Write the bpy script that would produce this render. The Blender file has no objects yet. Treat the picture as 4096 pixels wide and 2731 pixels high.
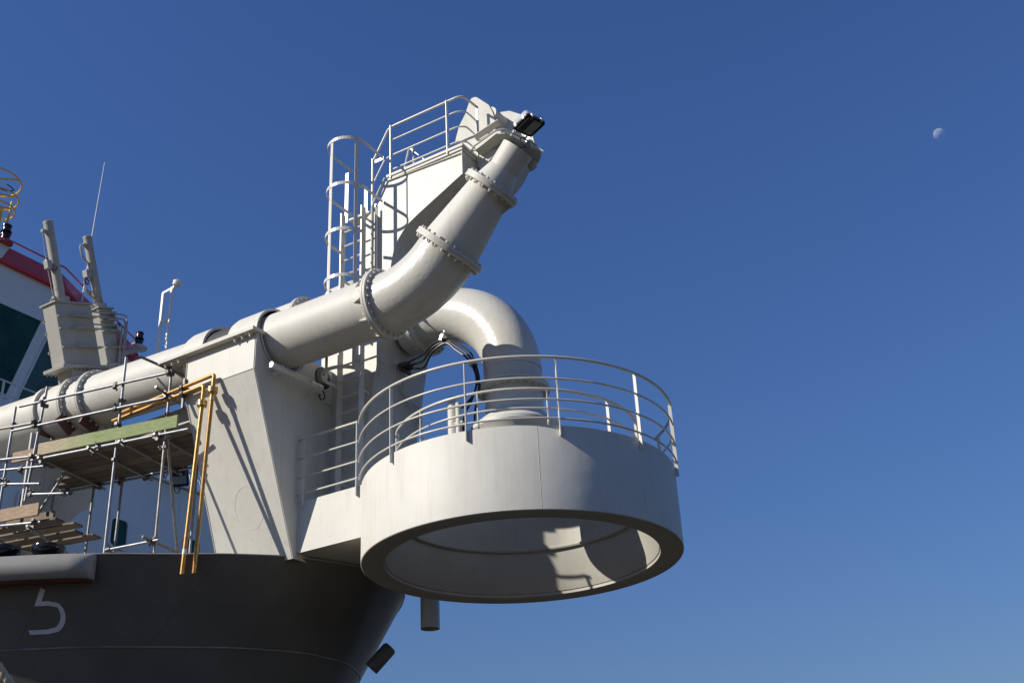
import bpy, bmesh, math, random
from mathutils import Vector as V, Matrix
from mathutils.bvhtree import BVHTree
random.seed(7)
sc = bpy.context.scene
COL = sc.collection
R = math.radians

# ------------------------------------------------------------------ camera
# x = ship forward, y = ship port, z = up; the camera stands on the quay off the starboard bow at z = 0
cam = bpy.data.cameras.new('camera'); cam.sensor_width = 36; cam.lens = 41.906
cam.clip_start = .1; cam.clip_end = 9000
co = bpy.data.objects.new('camera', cam); COL.objects.link(co); sc.camera = co
rt, upv, fw = V((.843889, .534485, -.046669)), V((.276177, -.358176, .891872)), V((-.459977, .76553, .449873))
co.matrix_world = Matrix(((rt.x, upv.x, -fw.x, 9.33), (rt.y, upv.y, -fw.y, -15.5), (rt.z, upv.z, -fw.z, 0), (0, 0, 0, 1)))

# ------------------------------------------------------------------ sky, sun, exposure
EL = R(31); TO_SUN = V((-.6 * math.cos(EL), -.8 * math.cos(EL), math.sin(EL)))
w = bpy.data.worlds.new('World'); sc.world = w; w.use_nodes = True
nt = w.node_tree; bg = nt.nodes['Background']
sky = nt.nodes.new('ShaderNodeTexSky'); sky.sky_type = 'NISHITA'; sky.sun_disc = False
sky.sun_elevation = EL; sky.sun_rotation = math.atan2(TO_SUN.x, TO_SUN.y)
sky.altitude = 0; sky.air_density = 2.0; sky.dust_density = 0; sky.ozone_density = 10
wb = nt.nodes.new('ShaderNodeMixRGB'); wb.blend_type = 'MULTIPLY'; wb.inputs[0].default_value = 1; wb.inputs[2].default_value = (.92, .98, 1.42, 1)
nt.links.new(sky.outputs[0], wb.inputs[1]); nt.links.new(wb.outputs[0], bg.inputs[0]); bg.inputs[1].default_value = .0595
sd = bpy.data.lights.new('sun', 'SUN'); sd.energy = 5.0; sd.angle = R(.5); sd.color = (1, .935, .83)
so = bpy.data.objects.new('sun', sd); COL.objects.link(so)
so.rotation_euler = (-TO_SUN).to_track_quat('-Z', 'Y').to_euler()
sc.view_settings.view_transform = 'Standard'; sc.view_settings.look = 'None'
sc.view_settings.exposure = .14; sc.view_settings.gamma = 1; sc.view_settings.use_curve_mapping = False
sc.cycles.max_bounces = 8

# ------------------------------------------------------------------ materials
def mat(name, col, rough=.5, metal=0, noise=0, nscale=4, bump=0, bscale=60, dirt=None, dscale=(1, 1, .15), damt=.5, spec=.5, coat=0, bdist=.004):
    m = bpy.data.materials.new(name); m.use_nodes = True
    n = m.node_tree.nodes; l = m.node_tree.links; b = n['Principled BSDF']
    b.inputs['Roughness'].default_value = rough; b.inputs['Metallic'].default_value = metal
    b.inputs['Specular IOR Level'].default_value = spec; b.inputs['Coat Weight'].default_value = coat
    b.inputs['Coat Roughness'].default_value = .12
    geo = n.new('ShaderNodeNewGeometry')
    out = None
    c0 = (*col, 1)
    if noise:
        t = n.new('ShaderNodeTexNoise'); t.inputs['Scale'].default_value = nscale; t.inputs['Detail'].default_value = 6
        l.new(geo.outputs['Position'], t.inputs['Vector'])
        r = n.new('ShaderNodeValToRGB'); r.color_ramp.elements[0].position = .3; r.color_ramp.elements[1].position = .7
        r.color_ramp.elements[0].color = (*[c * (1 - noise) for c in col], 1); r.color_ramp.elements[1].color = (*[min(1, c * (1 + noise)) for c in col], 1)
        l.new(t.outputs['Fac'], r.inputs[0]); out = r.outputs[0]
    if dirt:
        mp = n.new('ShaderNodeMapping'); mp.inputs['Scale'].default_value = dscale
        l.new(geo.outputs['Position'], mp.inputs[0])
        t = n.new('ShaderNodeTexNoise'); t.inputs['Scale'].default_value = 7; t.inputs['Detail'].default_value = 8; t.inputs['Roughness'].default_value = .65
        l.new(mp.outputs[0], t.inputs['Vector'])
        r = n.new('ShaderNodeValToRGB'); r.color_ramp.elements[0].position = .52; r.color_ramp.elements[1].position = .8
        r.color_ramp.elements[0].color = (0, 0, 0, 1); r.color_ramp.elements[1].color = (damt, damt, damt, 1)
        l.new(t.outputs['Fac'], r.inputs[0])
        mx = n.new('ShaderNodeMixRGB'); mx.inputs[1].default_value = c0; mx.inputs[2].default_value = (*dirt, 1)
        if out: l.new(out, mx.inputs[1])
        l.new(r.outputs[0], mx.inputs[0]); out = mx.outputs[0]
    if out: l.new(out, b.inputs['Base Color'])
    else: b.inputs['Base Color'].default_value = c0
    if bump:
        t = n.new('ShaderNodeTexNoise'); t.inputs['Scale'].default_value = bscale; t.inputs['Detail'].default_value = 3
        l.new(geo.outputs['Position'], t.inputs['Vector'])
        bp = n.new('ShaderNodeBump'); bp.inputs['Strength'].default_value = bump; bp.inputs['Distance'].default_value = bdist
        l.new(t.outputs['Fac'], bp.inputs['Height']); l.new(bp.outputs[0], b.inputs['Normal'])
    return m

GREY = (.56, .548, .495)
P = mat('grey_ship_paint', GREY, .54, spec=.34, noise=.045, nscale=1.6, dirt=(.40, .37, .30), damt=.5, dscale=(1.6, 1.6, .12), bump=.16, bscale=4, bdist=.02)
PP = mat('cast_pipe_paint', GREY, .33, spec=.42, noise=.04, nscale=2, dirt=(.44, .40, .32), damt=.4, bump=.32, bscale=14, bdist=.014)
PS = mat('satin_grey_paint', (.53, .515, .46), .47, spec=.34, noise=.07, nscale=5, dirt=(.36, .345, .3), damt=.6, bump=.5, bscale=3.5, bdist=.02)
PM = mat('flat_grey_paint', GREY, .62, noise=.04, nscale=4, dirt=(.44, .42, .35), damt=.5, spec=.25)
PV = mat('valve_paint', (.36, .35, .315), .5, noise=.06, nscale=5, dirt=(.27, .25, .2), damt=.5, dscale=(2, 2, .4), spec=.4, bump=.2, bscale=6)
PI = mat('drum_inside_shaded_grey', (.40, .39, .345), .5, noise=.06, nscale=2, dirt=(.3, .27, .2), damt=.5, dscale=(1.5, 1.5, .2), bump=.2, bscale=3, bdist=.02)  # ship grey darkened: weak bounce light inside the drum put into the colour
RL = mat('railing_paint', (.58, .565, .51), .3, noise=.03, nscale=12)
HULL = mat('dark_hull_paint', (.125, .118, .1), .42, spec=.3, noise=.12, nscale=1.1, dirt=(.17, .165, .15), damt=.35, dscale=(1.2, 1.2, .1), bump=.3, bscale=1.6, bdist=.03)
FEND = mat('fender_paint', (.27, .262, .235), .4, noise=.05, nscale=5)
PRIM = mat('red_primer', (.11, .045, .035), .6, noise=.15, nscale=6)
MARK = mat('mark_white', (.62, .6, .62), .4, noise=.04)
BLACK = mat('black_rubber', (.012, .012, .013), .38)
BLKGL = mat('black_gloss', (.012, .012, .016), .12)
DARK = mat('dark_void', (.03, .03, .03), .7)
WHITE = mat('white_paint', (.76, .75, .71), .3, noise=.03, nscale=2, dirt=(.55, .53, .48), damt=.2)
RED = mat('red_paint', (.68, .03, .035), .35, noise=.06, nscale=3)
REDD = mat('dull_red_paint', (.56, .08, .085), .4, noise=.08, nscale=3)
YEL = mat('yellow_paint', (.60, .55, .09), .4, noise=.08, nscale=8)
GLASS = mat('tinted_window_glass', (.010, .060, .040), .15, noise=.45, nscale=1.4, spec=.18)
GALV = mat('galvanised_tube', (.27, .28, .3), .5, metal=.75, noise=.25, nscale=9, dirt=(.2, .17, .14), dscale=(1, 1, 1), damt=.5)
RUSTG = mat('weathered_tube', (.26, .25, .24), .5, metal=.6, noise=.3, nscale=14, dirt=(.2, .12, .07), dscale=(1, 1, 1), damt=.7)
CLAMP = mat('clamp_steel', (.13, .125, .12), .5, metal=.6, noise=.4, nscale=30, dirt=(.16, .08, .04), damt=.6)
GOLD = mat('copper_yellow_pipe', (.42, .235, .06), .36, metal=.45, noise=.2, nscale=16, dirt=(.35, .16, .04), dscale=(1, 1, 1), damt=.5, bump=.3, bscale=40)
BRASS = mat('brass_fitting', (.6, .43, .16), .3, metal=.8, noise=.15, nscale=14)
ALU = mat('cast_aluminium', (.62, .63, .64), .35, metal=.4, noise=.05)
LENS = mat('lamp_glass', (.35, .36, .33), .05, spec=.8, noise=.12, nscale=8)
STEEL = mat('bright_steel', (.6, .6, .6), .25, metal=.9)
CHROME = mat('polished_rod', (.5, .5, .52), .2, metal=.9)
GREEN = mat('green_lamp_housing', (.01, .07, .055), .25)
LRED = mat('dark_red_lens', (.1, .012, .02), .2)
ROPE = mat('rope_fibre', (.5, .42, .28), .8, noise=.2, nscale=30)

def wood(name, a, b, tint=None):
    m = bpy.data.materials.new(name); m.use_nodes = True
    n = m.node_tree.nodes; l = m.node_tree.links; bs = n['Principled BSDF']; bs.inputs['Roughness'].default_value = .75
    tc = n.new('ShaderNodeTexCoord'); mp = n.new('ShaderNodeMapping'); mp.inputs['Scale'].default_value = (1.2, 14, 14)
    mp.inputs['Rotation'].default_value = (0, 0, R(12)); l.new(tc.outputs['Object'], mp.inputs[0])
    t = n.new('ShaderNodeTexNoise'); t.inputs['Scale'].default_value = 2.5; t.inputs['Detail'].default_value = 8; t.inputs['Distortion'].default_value = .6
    l.new(mp.outputs[0], t.inputs['Vector']); r = n.new('ShaderNodeValToRGB')
    r.color_ramp.elements[0].position = .3; r.color_ramp.elements[1].position = .68
    r.color_ramp.elements[0].color = (*a, 1); r.color_ramp.elements[1].color = (*b, 1); l.new(t.outputs['Fac'], r.inputs[0])
    o = r.outputs[0]
    if tint:                                   # one end of the board was never dipped in preservative
        sx = n.new('ShaderNodeSeparateXYZ'); l.new(tc.outputs['Object'], sx.inputs[0])
        mr = n.new('ShaderNodeMapRange'); mr.inputs['From Min'].default_value = tint[1]; mr.inputs['From Max'].default_value = tint[2]
        l.new(sx.outputs['X'], mr.inputs['Value'])
        mx = n.new('ShaderNodeMixRGB'); mx.blend_type = 'MULTIPLY'; l.new(o, mx.inputs[1]); mx.inputs[2].default_value = (*tint[0], 1)
        l.new(mr.outputs[0], mx.inputs[0]); o = mx.outputs[0]
    l.new(o, bs.inputs['Base Color'])
    bp = n.new('ShaderNodeBump'); bp.inputs['Strength'].default_value = .3; bp.inputs['Distance'].default_value = .003
    l.new(t.outputs['Fac'], bp.inputs['Height']); l.new(bp.outputs[0], bs.inputs['Normal'])
    return m
PLANK = wood('weathered_plank', (.1, .075, .05), (.22, .17, .115))
DIRTY = wood('dirty_plank', (.065, .048, .033), (.14, .105, .07))
GRNBD = wood('green_treated_board', (.3, .25, .15), (.46, .39, .25), ((.56, .84, .5), .3, 1.2))
BRNBD = wood('brown_board', (.24, .16, .1), (.4, .28, .18))

# ------------------------------------------------------------------ mesh helpers
# the round platform was drawn up in its own frame; FRAME sets that frame into the ship (scale, offset)
FRAME = [1.0, V((0, 0, 0))]
def place(p): return V(p) * FRAME[0] + FRAME[1]
class MB:
    def __init__(s): s.v = []; s.f = []
    def add(s, vs, fs):
        k = len(s.v); s.v += [V(p) for p in vs]; s.f += [tuple(i + k for i in f) for f in fs]; return s
    def obox(s, c, a, b, d):          # centre and three half axes
        c, a, b, d = V(c), V(a), V(b), V(d)
        if a.cross(b).dot(d) < 0: d = -d
        vs = [c + i * a + j * b + k * d for k in (-1, 1) for j in (-1, 1) for i in (-1, 1)]
        return s.add(vs, [(0, 2, 3, 1), (4, 5, 7, 6), (0, 1, 5, 4), (2, 6, 7, 3), (0, 4, 6, 2), (1, 3, 7, 5)])
    def box(s, x0, x1, y0, y1, z0, z1):
        return s.obox(((x0 + x1) / 2, (y0 + y1) / 2, (z0 + z1) / 2), ((x1 - x0) / 2, 0, 0), (0, (y1 - y0) / 2, 0), (0, 0, (z1 - z0) / 2))
    def bar(s, p, q, wdt, th, side):  # flat bar from p to q, wide along side
        p, q, side = V(p), V(q), V(side); d = q - p; side = (side - d * (side.dot(d) / d.length_squared)).normalized()
        n = d.cross(side).normalized()
        return s.obox((p + q) / 2, d / 2, side * wdt / 2, n * th / 2)
    def tube(s, pts, r, n=12, cap=True, closed=False):
        pts = [V(p) for p in pts]; m = len(pts); rs = r if isinstance(r, (list, tuple)) else [r] * m
        def tan(i):
            if closed: return (pts[(i + 1) % m] - pts[i - 1]).normalized()
            return ((pts[min(i + 1, m - 1)] - pts[i]).normalized() + (pts[i] - pts[max(i - 1, 0)]).normalized()).normalized()
        t = tan(0); u = t.orthogonal().normalized(); vs = []
        for i in range(m):
            t2 = tan(i); q = t.rotation_difference(t2); u = (q @ u); u = (u - t2 * u.dot(t2)).normalized(); t = t2; b = t.cross(u)
            k = 1.0
            if 0 < i < m - 1 or closed:
                a = (pts[i] - pts[i - 1]).normalized().dot(t); k = 1 / max(a, .6)
            vs += [pts[i] + (u * math.cos(2 * math.pi * j / n) + b * math.sin(2 * math.pi * j / n)) * rs[i] for j in range(n)]
        fs = []
        for i in range(m if closed else m - 1):
            a0, b0 = i * n, ((i + 1) % m) * n
            fs += [(a0 + j, a0 + (j + 1) % n, b0 + (j + 1) % n, b0 + j) for j in range(n)]
        if cap and not closed: fs += [tuple(reversed(range(n))), tuple(range((m - 1) * n, m * n))]
        return s.add(vs, fs)
    def lathe(s, prof, c=(0, 0, 0), axis=(0, 0, 1), n=48, a0=0, a1=360, u=None, close=False):
        c, ax = V(c), V(axis).normalized(); u = V(u).normalized() if u else ax.orthogonal().normalized(); b = ax.cross(u)
        full = abs(a1 - a0) >= 360; cnt = n if full else n + 1; m = len(prof); vs = []
        for i in range(cnt):
            a = R(a0 + (a1 - a0) * i / n); d = u * math.cos(a) + b * math.sin(a)
            vs += [c + d * r + ax * h for r, h in prof]
        fs = []
        for i in range(n):
            p0, p1 = i * m, ((i + 1) % cnt) * m
            for j in range(m if close else m - 1):
                k = (j + 1) % m; fs.append((p0 + j, p1 + j, p1 + k, p0 + k))
        if not full and close: fs += [tuple(range(m)), tuple(reversed(range(n * m, n * m + m)))]
        return s.add(vs, fs)
    def prism(s, poly, vec):
        poly = [V(p) for p in poly]; vec = V(vec); n = len(poly); nn = V((0, 0, 0))
        for i in range(n): nn += poly[i].cross(poly[(i + 1) % n])
        if nn.dot(vec) < 0: poly.reverse()
        fs = [tuple(reversed(range(n))), tuple(range(n, 2 * n))] + [(i, (i + 1) % n, (i + 1) % n + n, i + n) for i in range(n)]
        return s.add(poly + [p + vec for p in poly], fs)
    def bolt(s, p, ax, r=.022, h=.03):
        p, ax = V(p), V(ax).normalized(); u = ax.orthogonal().normalized(); b = ax.cross(u)
        base = [p + (u * math.cos(R(60 * i)) + b * math.sin(R(60 * i))) * r for i in range(6)]
        return s.prism(base, ax * h)
    def flange(s, c, ax, ri, ro, th, nb=20, pair=True, br=.024):
        c, ax = V(c), V(ax).normalized(); g = .006
        s.lathe([(ri, -th), (ro - .008, -th), (ro, -th + .008), (ro, -g), (ro - .012, -g + .002), (ro - .012, g - .002), (ro, g), (ro, th - .008), (ro - .008, th), (ri, th)], c, ax, 64)
        u = ax.orthogonal().normalized(); b = ax.cross(u); rb = (ri + ro) / 2 + .008
        for i in range(nb):
            a = 2 * math.pi * (i + .5) / nb; d = (u * math.cos(a) + b * math.sin(a)) * rb
            s.bolt(c + d + ax * th, ax, br, .036); s.bolt(c + d - ax * th, -ax, br, .036)
            s.lathe([(0, .05), (.011, .05), (.011, 0)], c + d - ax * (th + .0), -ax, 6)
        return s
    def build(s, name, m, parent=None, smooth=True, ang=38, bev=0, loc=None):
        s.v = [place(p) for p in s.v]
        me = bpy.data.meshes.new(name); o = bpy.data.objects.new(name, me); COL.objects.link(o)
        if parent is not None:
            o.parent = parent; org = ORG[parent]
        elif loc is not None: org = place(loc); o.location = org
        else:
            xs = [p.x for p in s.v]; ys = [p.y for p in s.v]; org = V(((min(xs) + max(xs)) / 2, (min(ys) + max(ys)) / 2, min(p.z for p in s.v))); o.location = org
        ORG[o] = org
        me.from_pydata([p - org for p in s.v], [], s.f); me.update()
        for mm in (m if isinstance(m, list) else [m]): me.materials.append(mm)
        if smooth:
            me.shade_smooth(); me.set_sharp_from_angle(angle=R(ang))
        if bev:
            md = o.modifiers.new('edge', 'BEVEL'); md.width = bev; md.segments = 2; md.limit_method = 'ANGLE'; md.angle_limit = R(50)
        return o
ORG = {}
def tag(o, label=None, cat=None, group=None, kind=None):
    for k, v in (('label', label), ('category', cat), ('group', group), ('kind', kind)):
        if v: o[k] = v
    return o
def thing(name, loc, label, cat, group=None):
    loc = place(loc); o = bpy.data.objects.new(name, None); COL.objects.link(o); o.location = loc; o.empty_display_size = .1
    ORG[o] = V(loc); return tag(o, label, cat, group)
def arc(c, r, a0, a1, z, n=24): return [(c[0] + r * math.cos(R(a0 + (a1 - a0) * i / n)), c[1] + r * math.sin(R(a0 + (a1 - a0) * i / n)), z) for i in range(n + 1)]
def smooth_path(pts, n=8):            # Catmull-Rom
    pts = [V(p) for p in pts]; out = []
    for i in range(len(pts) - 1):
        a, b, c, d = pts[max(i - 1, 0)], pts[i], pts[i + 1], pts[min(i + 2, len(pts) - 1)]
        for k in range(n):
            t = k / n; out.append(.5 * ((2 * b) + (c - a) * t + (2 * a - 5 * b + 4 * c - d) * t * t + (3 * b - a - 3 * c + d) * t ** 3))
    return out + [pts[-1]]
def fillet(pts, r, n=6):              # round the corners of a polyline
    pts = [V(p) for p in pts]; out = [pts[0]]
    for i in range(1, len(pts) - 1):
        a, b, c = pts[i - 1], pts[i], pts[i + 1]; d1, d2 = (a - b), (c - b); k = min(r, d1.length * .45, d2.length * .45)
        p, q = b + d1.normalized() * k, b + d2.normalized() * k
        for j in range(n + 1):
            t = j / n; out.append(p * (1 - t) ** 2 + b * 2 * t * (1 - t) + q * t * t)
    return out + [pts[-1]]

# ------------------------------------------------------------------ ground and water
sea = MB(); sea.add([(-4000, -4000, -4.2), (4000, -4000, -4.2), (4000, 4000, -4.2), (-4000, 4000, -4.2)], [(0, 1, 2, 3)])
tag(sea.build('harbour_water', mat('harbour_water', (.032, .026, .014), .35, bump=.5, bscale=.8, bdist=.15, spec=.25), smooth=False), kind='structure')
q = MB(); q.prism([(-300, -320, -6), (300, -320, -6), (300, -9.5, -6), (-300, -9.5, -6)], (0, 0, 4.35))
tag(q.build('quay_ground', mat('quay_concrete', (.062, .042, .024), .85, noise=.25, nscale=.8, bump=.3, bscale=12), smooth=False), kind='structure')

# ------------------------------------------------------------------ hull
DECK = [(-2.85, 0), (-2.87, .12), (-2.95, .36), (-3.2, 1.05), (-3.45, 1.54), (-3.8, 1.96), (-4.2, 2.37), (-4.97, 3.04), (-5.6, 3.6), (-6.8, 4.37), (-8.2, 5.15), (-10, 5.95), (-13, 6.9), (-17, 7.4), (-40, 7.5)]
KNUC = [(-3.92, 0), (-3.925, .15), (-3.95, .5), (-4.15, 1.0), (-4.5, 1.6), (-4.95, 2.1), (-5.45, 2.62), (-5.95, 3.1), (-6.56, 3.55), (-7.6, 4.2), (-8.9, 4.85), (-10.7, 5.6), (-13.6, 6.5), (-17.3, 7.1), (-40, 7.3)]
KEEL = [(-8.3, 0), (-8.3, .1), (-8.35, .3), (-8.5, .6), (-8.8, .95), (-9.2, 1.3), (-9.7, 1.6), (-10.2, 1.95), (-10.8, 2.3), (-11.6, 2.7), (-12.6, 3.2), (-13.9, 3.9), (-15.8, 4.9), (-19, 6.2), (-40, 7.1)]
def lv(c, z): 
    p = smooth_path([(x, -y, z) for x, y in reversed(c)], 4); return p + [V((a.x, -a.y, a.z)) for a in reversed(p[:-1])]
d_, k_, b_ = lv(DECK, 5.7), lv(KNUC, 4.4), lv(KEEL, -4.6)
N = len(d_)
rows = [d_, [a.lerp(b, .5) for a, b in zip(d_, k_)], k_]
rows += [[a.lerp(b, t) for a, b in zip(k_, b_)] for t in (.15, .4, .7, 1)]
h = MB()
ship = thing('ship_hull', (-16, 0, -4.2), 'dark painted flared ship bow with a light numeral and a grey half round fender', 'ship')
h.add([p for r_ in rows for p in r_], [(i * N + j, (i + 1) * N + j, (i + 1) * N + j + 1, i * N + j + 1) for i in range(len(rows) - 1) for j in range(N - 1)])
inn = [V((p.x - .03 * 0, p.y * .985, 5.7)) for p in d_]
hull = h.build('shell_plating', HULL, ship, ang=20)
bvh = BVHTree.FromPolygons(h.v, h.f)
# deck plate a little below the bulwark edge
dk = MB(); dp = [V((p.x - .2, p.y * .93, 5.62)) for p in d_]
dk.prism(dp, (0, 0, -.04)); dk.build('deck_plating', mat('deck_paint', (.3, .3, .28), .6, noise=.1), ship, smooth=False)
# thin edge strip along the bulwark top
e = MB(); e.tube([p + V((0, 0, .0)) for p in d_[40:-40]] if False else [p for p in d_], .014, 6); e.build('edge_strip', FEND, ship)
# knuckle weld line
e = MB(); e.tube([p + V((0, 0, 0)) for p in k_], .016, 6); e.build('knuckle_line', mat('worn_edge_paint', (.2, .2, .185), .5, noise=.4, nscale=2), ship)
def on_plate(u, v):                    # u along the starboard edge (0 = stem), v down from deck edge to knuckle
    i = u * (N // 2); j = int(i); t = i - j; a = d_[N // 2 - j - 1].lerp(d_[N // 2 - j], 1 - t); b = k_[N // 2 - j - 1].lerp(k_[N // 2 - j], 1 - t); return a.lerp(b, v)
for u in (.2, .42, .6):
    e = MB(); e.tube([on_plate(u, v / 12) for v in range(13)], .004, 5); e.build('plate_seam', HULL, ship)
e = MB(); e.tube([on_plate(.05 + .011 * k, .55) for k in range(62)], .004, 5); e.build('plate_seam', HULL, ship)
# half round fender along the starboard deck edge, ending forward in a rounded nose
path = [p for p in d_ if p.y < 0 and p.x < -5.72 and p.x > -22]
fe = MB(); n = 14; rr = .235; ring = []
def nrm(i):
    t = (path[min(i + 1, len(path) - 1)] - path[max(i - 1, 0)]).normalized(); return V((t.y, -t.x, 0)).normalized()
for i, p in enumerate(path):
    o_ = nrm(i); o_ = o_ if o_.y < 0 else -o_
    ring.append([p + o_ * (rr * math.sin(math.pi * j / n)) + V((0, 0, .012 - rr + rr * math.cos(math.pi * j / n))) for j in range(n + 1)])
o_ = nrm(len(path) - 1); o_ = o_ if o_.y < 0 else -o_
tt = (path[-1] - path[-2]).normalized()
for k in range(1, 9):
    a = math.pi / 2 * k / 8; f_ = math.cos(a)
    ring.append([path[-1] + tt * (.36 * math.sin(a)) + o_ * (-.03 + (rr + .03) * math.sin(math.pi * j / n) * f_) + V((0, 0, .012 - rr + rr * math.cos(math.pi * j / n))) - V((0, 0, 0)) for j in range(n + 1)])
m_ = n + 1
fe.add([p for r_ in ring for p in r_], [(i * m_ + j, i * m_ + j + 1, (i + 1) * m_ + j + 1, (i + 1) * m_ + j) for i in range(len(ring) - 1) for j in range(n)])
fo = fe.build('rail_fender', [FEND, PRIM], ship)
for p_ in fo.data.polygons:
    if (p_.index % n) >= 11: p_.material_index = 1
# painted numeral on the flare, wrapped onto the plating
O5, U5, W5, N5 = V((-6.42, -3.88, 5.03)), V((.78, .49, 0)).normalized(), None, None
W5 = (V((-6.3, -3.93, 5.24)) - V((-6.42, -3.88, 5.03)) - U5 * .08).normalized(); W5 = V((-.12, -.38, .92)).normalized()
N5 = U5.cross(W5).normalized()
if N5.y > 0: N5 = -N5
cl = [(.05, .217), (-.027, -.02), (.114, -.02)]
cl += [(.114 + .18 * math.sin(R(a)), -.246 + .226 * math.cos(R(a))) for a in range(10, 180, 10)] + [(.114, -.472), (-.16, -.472)]
hw = .036
L_, R_ = [], []
P2 = [V((a + .32 * b + (.06 if a > .2 else 0), b)) for a, b in cl]
for i, p in enumerate(P2):
    if i == 0: d1 = d2 = (P2[1] - p).normalized()
    elif i == len(P2) - 1: d1 = d2 = (p - P2[-2]).normalized()
    else: d1, d2 = (p - P2[i - 1]).normalized(), (P2[i + 1] - p).normalized()
    n1 = V((-d1.y, d1.x)); n2 = V((-d2.y, d2.x)); mm = (n1 + n2).normalized(); k = hw / max(mm.dot(n1), .35)
    L_.append(p + mm * k); R_.append(p - mm * k)
def on_hull(p):
    q_ = O5 + U5 * p.x + W5 * p.y + N5 * 2; hit = bvh.ray_cast(q_, -N5); return (hit[0] if hit[0] else O5 + U5 * p.x + W5 * p.y)
def dense(a): 
    o = []
    for i in range(len(a) - 1): o += [a[i].lerp(a[i + 1], t / 5) for t in range(5)]
    return o + [a[-1]]
dl, dr = dense(L_), dense(R_); mk = MB(); cnt = len(dl); vs = []
for a, b in zip(dl, dr):
    A, B = on_hull(a), on_hull(b); vs += [A + N5 * .008, B + N5 * .008, A - N5 * .01, B - N5 * .01]
fs = []
for i in range(cnt - 1):
    a, b = 4 * i, 4 * i + 4; fs += [(a, a + 1, b + 1, b), (a, b, b + 2, a + 2), (a + 1, a + 3, b + 3, b + 1)]
mk.add(vs, fs); mk.build('painted_numeral', MARK, ship, smooth=False)

# bow fairlead tube poking out on the port side of the stem, and the drain pipe under the platform
f = MB(); f.lathe([(0, .2), (.1, .19), (.13, .15), (.13, -.3), (0, -.3)], (-3.52, 1.02, 4.54), (.4, .25, .5), 24)
tag(f.build('hawse_pipe', HULL, loc=(-3.2, .8, 4.3)), 'dark rounded stub sticking out from behind the stem of the bow', 'pipe stub')
s = MB(); s.lathe([(.165, 5.74), (.165, 4.88), (.15, 4.88), (.15, 5.74)], (-2.64, 1.2, 0), (0, 0, 1), 32)
tag(s.build('drain_pipe', P, loc=(-2.64, 1.2, 4.88)), 'short open grey pipe hanging down beneath the round platform', 'pipe')

# ------------------------------------------------------------------ round bow platform
FRAME[:] = [.972, V((.262, -.434, 0))]
dr_ = thing('round_platform', (0, 0, 5.27), 'large round drum platform with an open well overhanging the bow', 'platform')
s = MB(); s.lathe([(2.14, 5.28), (2.16, 5.27), (2.49, 5.27), (2.5, 5.28), (2.5, 6.515), (2.495, 6.525), (2.45, 6.525), (2.45, 6.40), (1.96, 6.40), (1.96, 6.72), (1.925, 6.72)], n=160)
s.build('drum_shell', P, dr_, ang=30)
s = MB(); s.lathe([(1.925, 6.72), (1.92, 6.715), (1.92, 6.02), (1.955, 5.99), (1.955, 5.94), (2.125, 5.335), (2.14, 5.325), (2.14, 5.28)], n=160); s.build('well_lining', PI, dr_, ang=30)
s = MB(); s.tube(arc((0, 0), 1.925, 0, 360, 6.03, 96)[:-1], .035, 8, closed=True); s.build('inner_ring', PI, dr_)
for a in (-52, 20, 140, 215):
    c_, s_ = math.cos(R(a)), math.sin(R(a))
    s = MB(); s.tube([(c_ * 2.4995, s_ * 2.4995, 5.3), (c_ * 2.4995, s_ * 2.4995, 6.5)], .003, 6); s.build('weld_seam', P, dr_)

FRAME[:] = [1.0, V((0, 0, 0))]
# walkway joining the platform to the pedestal
wk = MB(); wk.prism([(-3.33, -1.5, 5.73), (-1.98, -1.5, 5.73), (-1.98, -1.5, 6.585), (-3.33, -1.5, 6.585)], (0, .02, 0))
wk.prism([(-3.33, -1.48, 5.735), (-1.98, -1.48, 5.735), (-2.47, 0.2, 5.735), (-2.47, 1.48, 5.735), (-3.33, 1.48, 5.735)], (0, 0, .03))
wk.prism([(-3.33, -1.48, 6.45), (-2.06, -1.48, 6.45), (-2.5, 0, 6.45), (-3.33, 0, 6.45)], (0, 0, .03))
tag(wk.build('walkway_box', P, smooth=False), 'short boxed grey walkway between the pedestal and the round platform', 'walkway')

def railing(name, label, rails, posts, group=None, base=None):
    """rails: (kind, path, radius); posts: (bottom, top, wide direction)"""
    t = thing(name, base or posts[0][0], label, 'railing', group)
    for kd, p, r in rails: MB().tube(p, r, 10).build(kd, RL, t, ang=60)
    for b, tp, sd in posts: MB().bar(b, tp, .055, .014, sd).build('post', RL, t, smooth=False)
    return t
FRAME[:] = [.972, V((.262, -.434, 0))]
A = [-136.5, -105.9, -75.1, -44.6, -12.7, 19.5]
rails = []
for k, (z, r) in enumerate(((7.58, .023), (7.235, .016), (6.905, .016), (6.615, .016))):
    kk = 'handrail' if k == 0 else 'mid_rail'
    rc = 2.545 if k < 3 else 2.535
    a1 = 52 if k < 2 else 36
    p = arc((0, 0), rc, -139.5, a1, z, 70)
    rails.append((kk, p, r))
posts = [((2.53 * math.cos(R(a)), 2.53 * math.sin(R(a)), 6.36), (2.53 * math.cos(R(a)), 2.53 * math.sin(R(a)), 7.57), (math.cos(R(a)), math.sin(R(a)), 0)) for a in A[1:] + [49]]
railing('platform_railing', 'curved four bar railing around the outer rim of the round platform', rails, posts, base=(0, 0, 6.5))
rails = [('handrail', fillet([(-1.335, -1.445, 6.5)] + arc((0, 0), 1.97, -132.5, 19.5, 7.33, 48) + [(1.857, .658, 6.5)], .12, 5), .024),
         ('mid_rail', arc((0, 0), 1.97, -132.5, 19.5, 7.02, 48), .016), ('mid_rail', arc((0, 0), 1.97, -132.5, 19.5, 6.72, 48), .016)]
posts = [((1.96 * math.cos(R(a)), 1.96 * math.sin(R(a)), 6.5), (1.96 * math.cos(R(a)), 1.96 * math.sin(R(a)), 7.32), (math.cos(R(a)), math.sin(R(a)), 0)) for a in [-132] + A[1:]]
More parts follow.
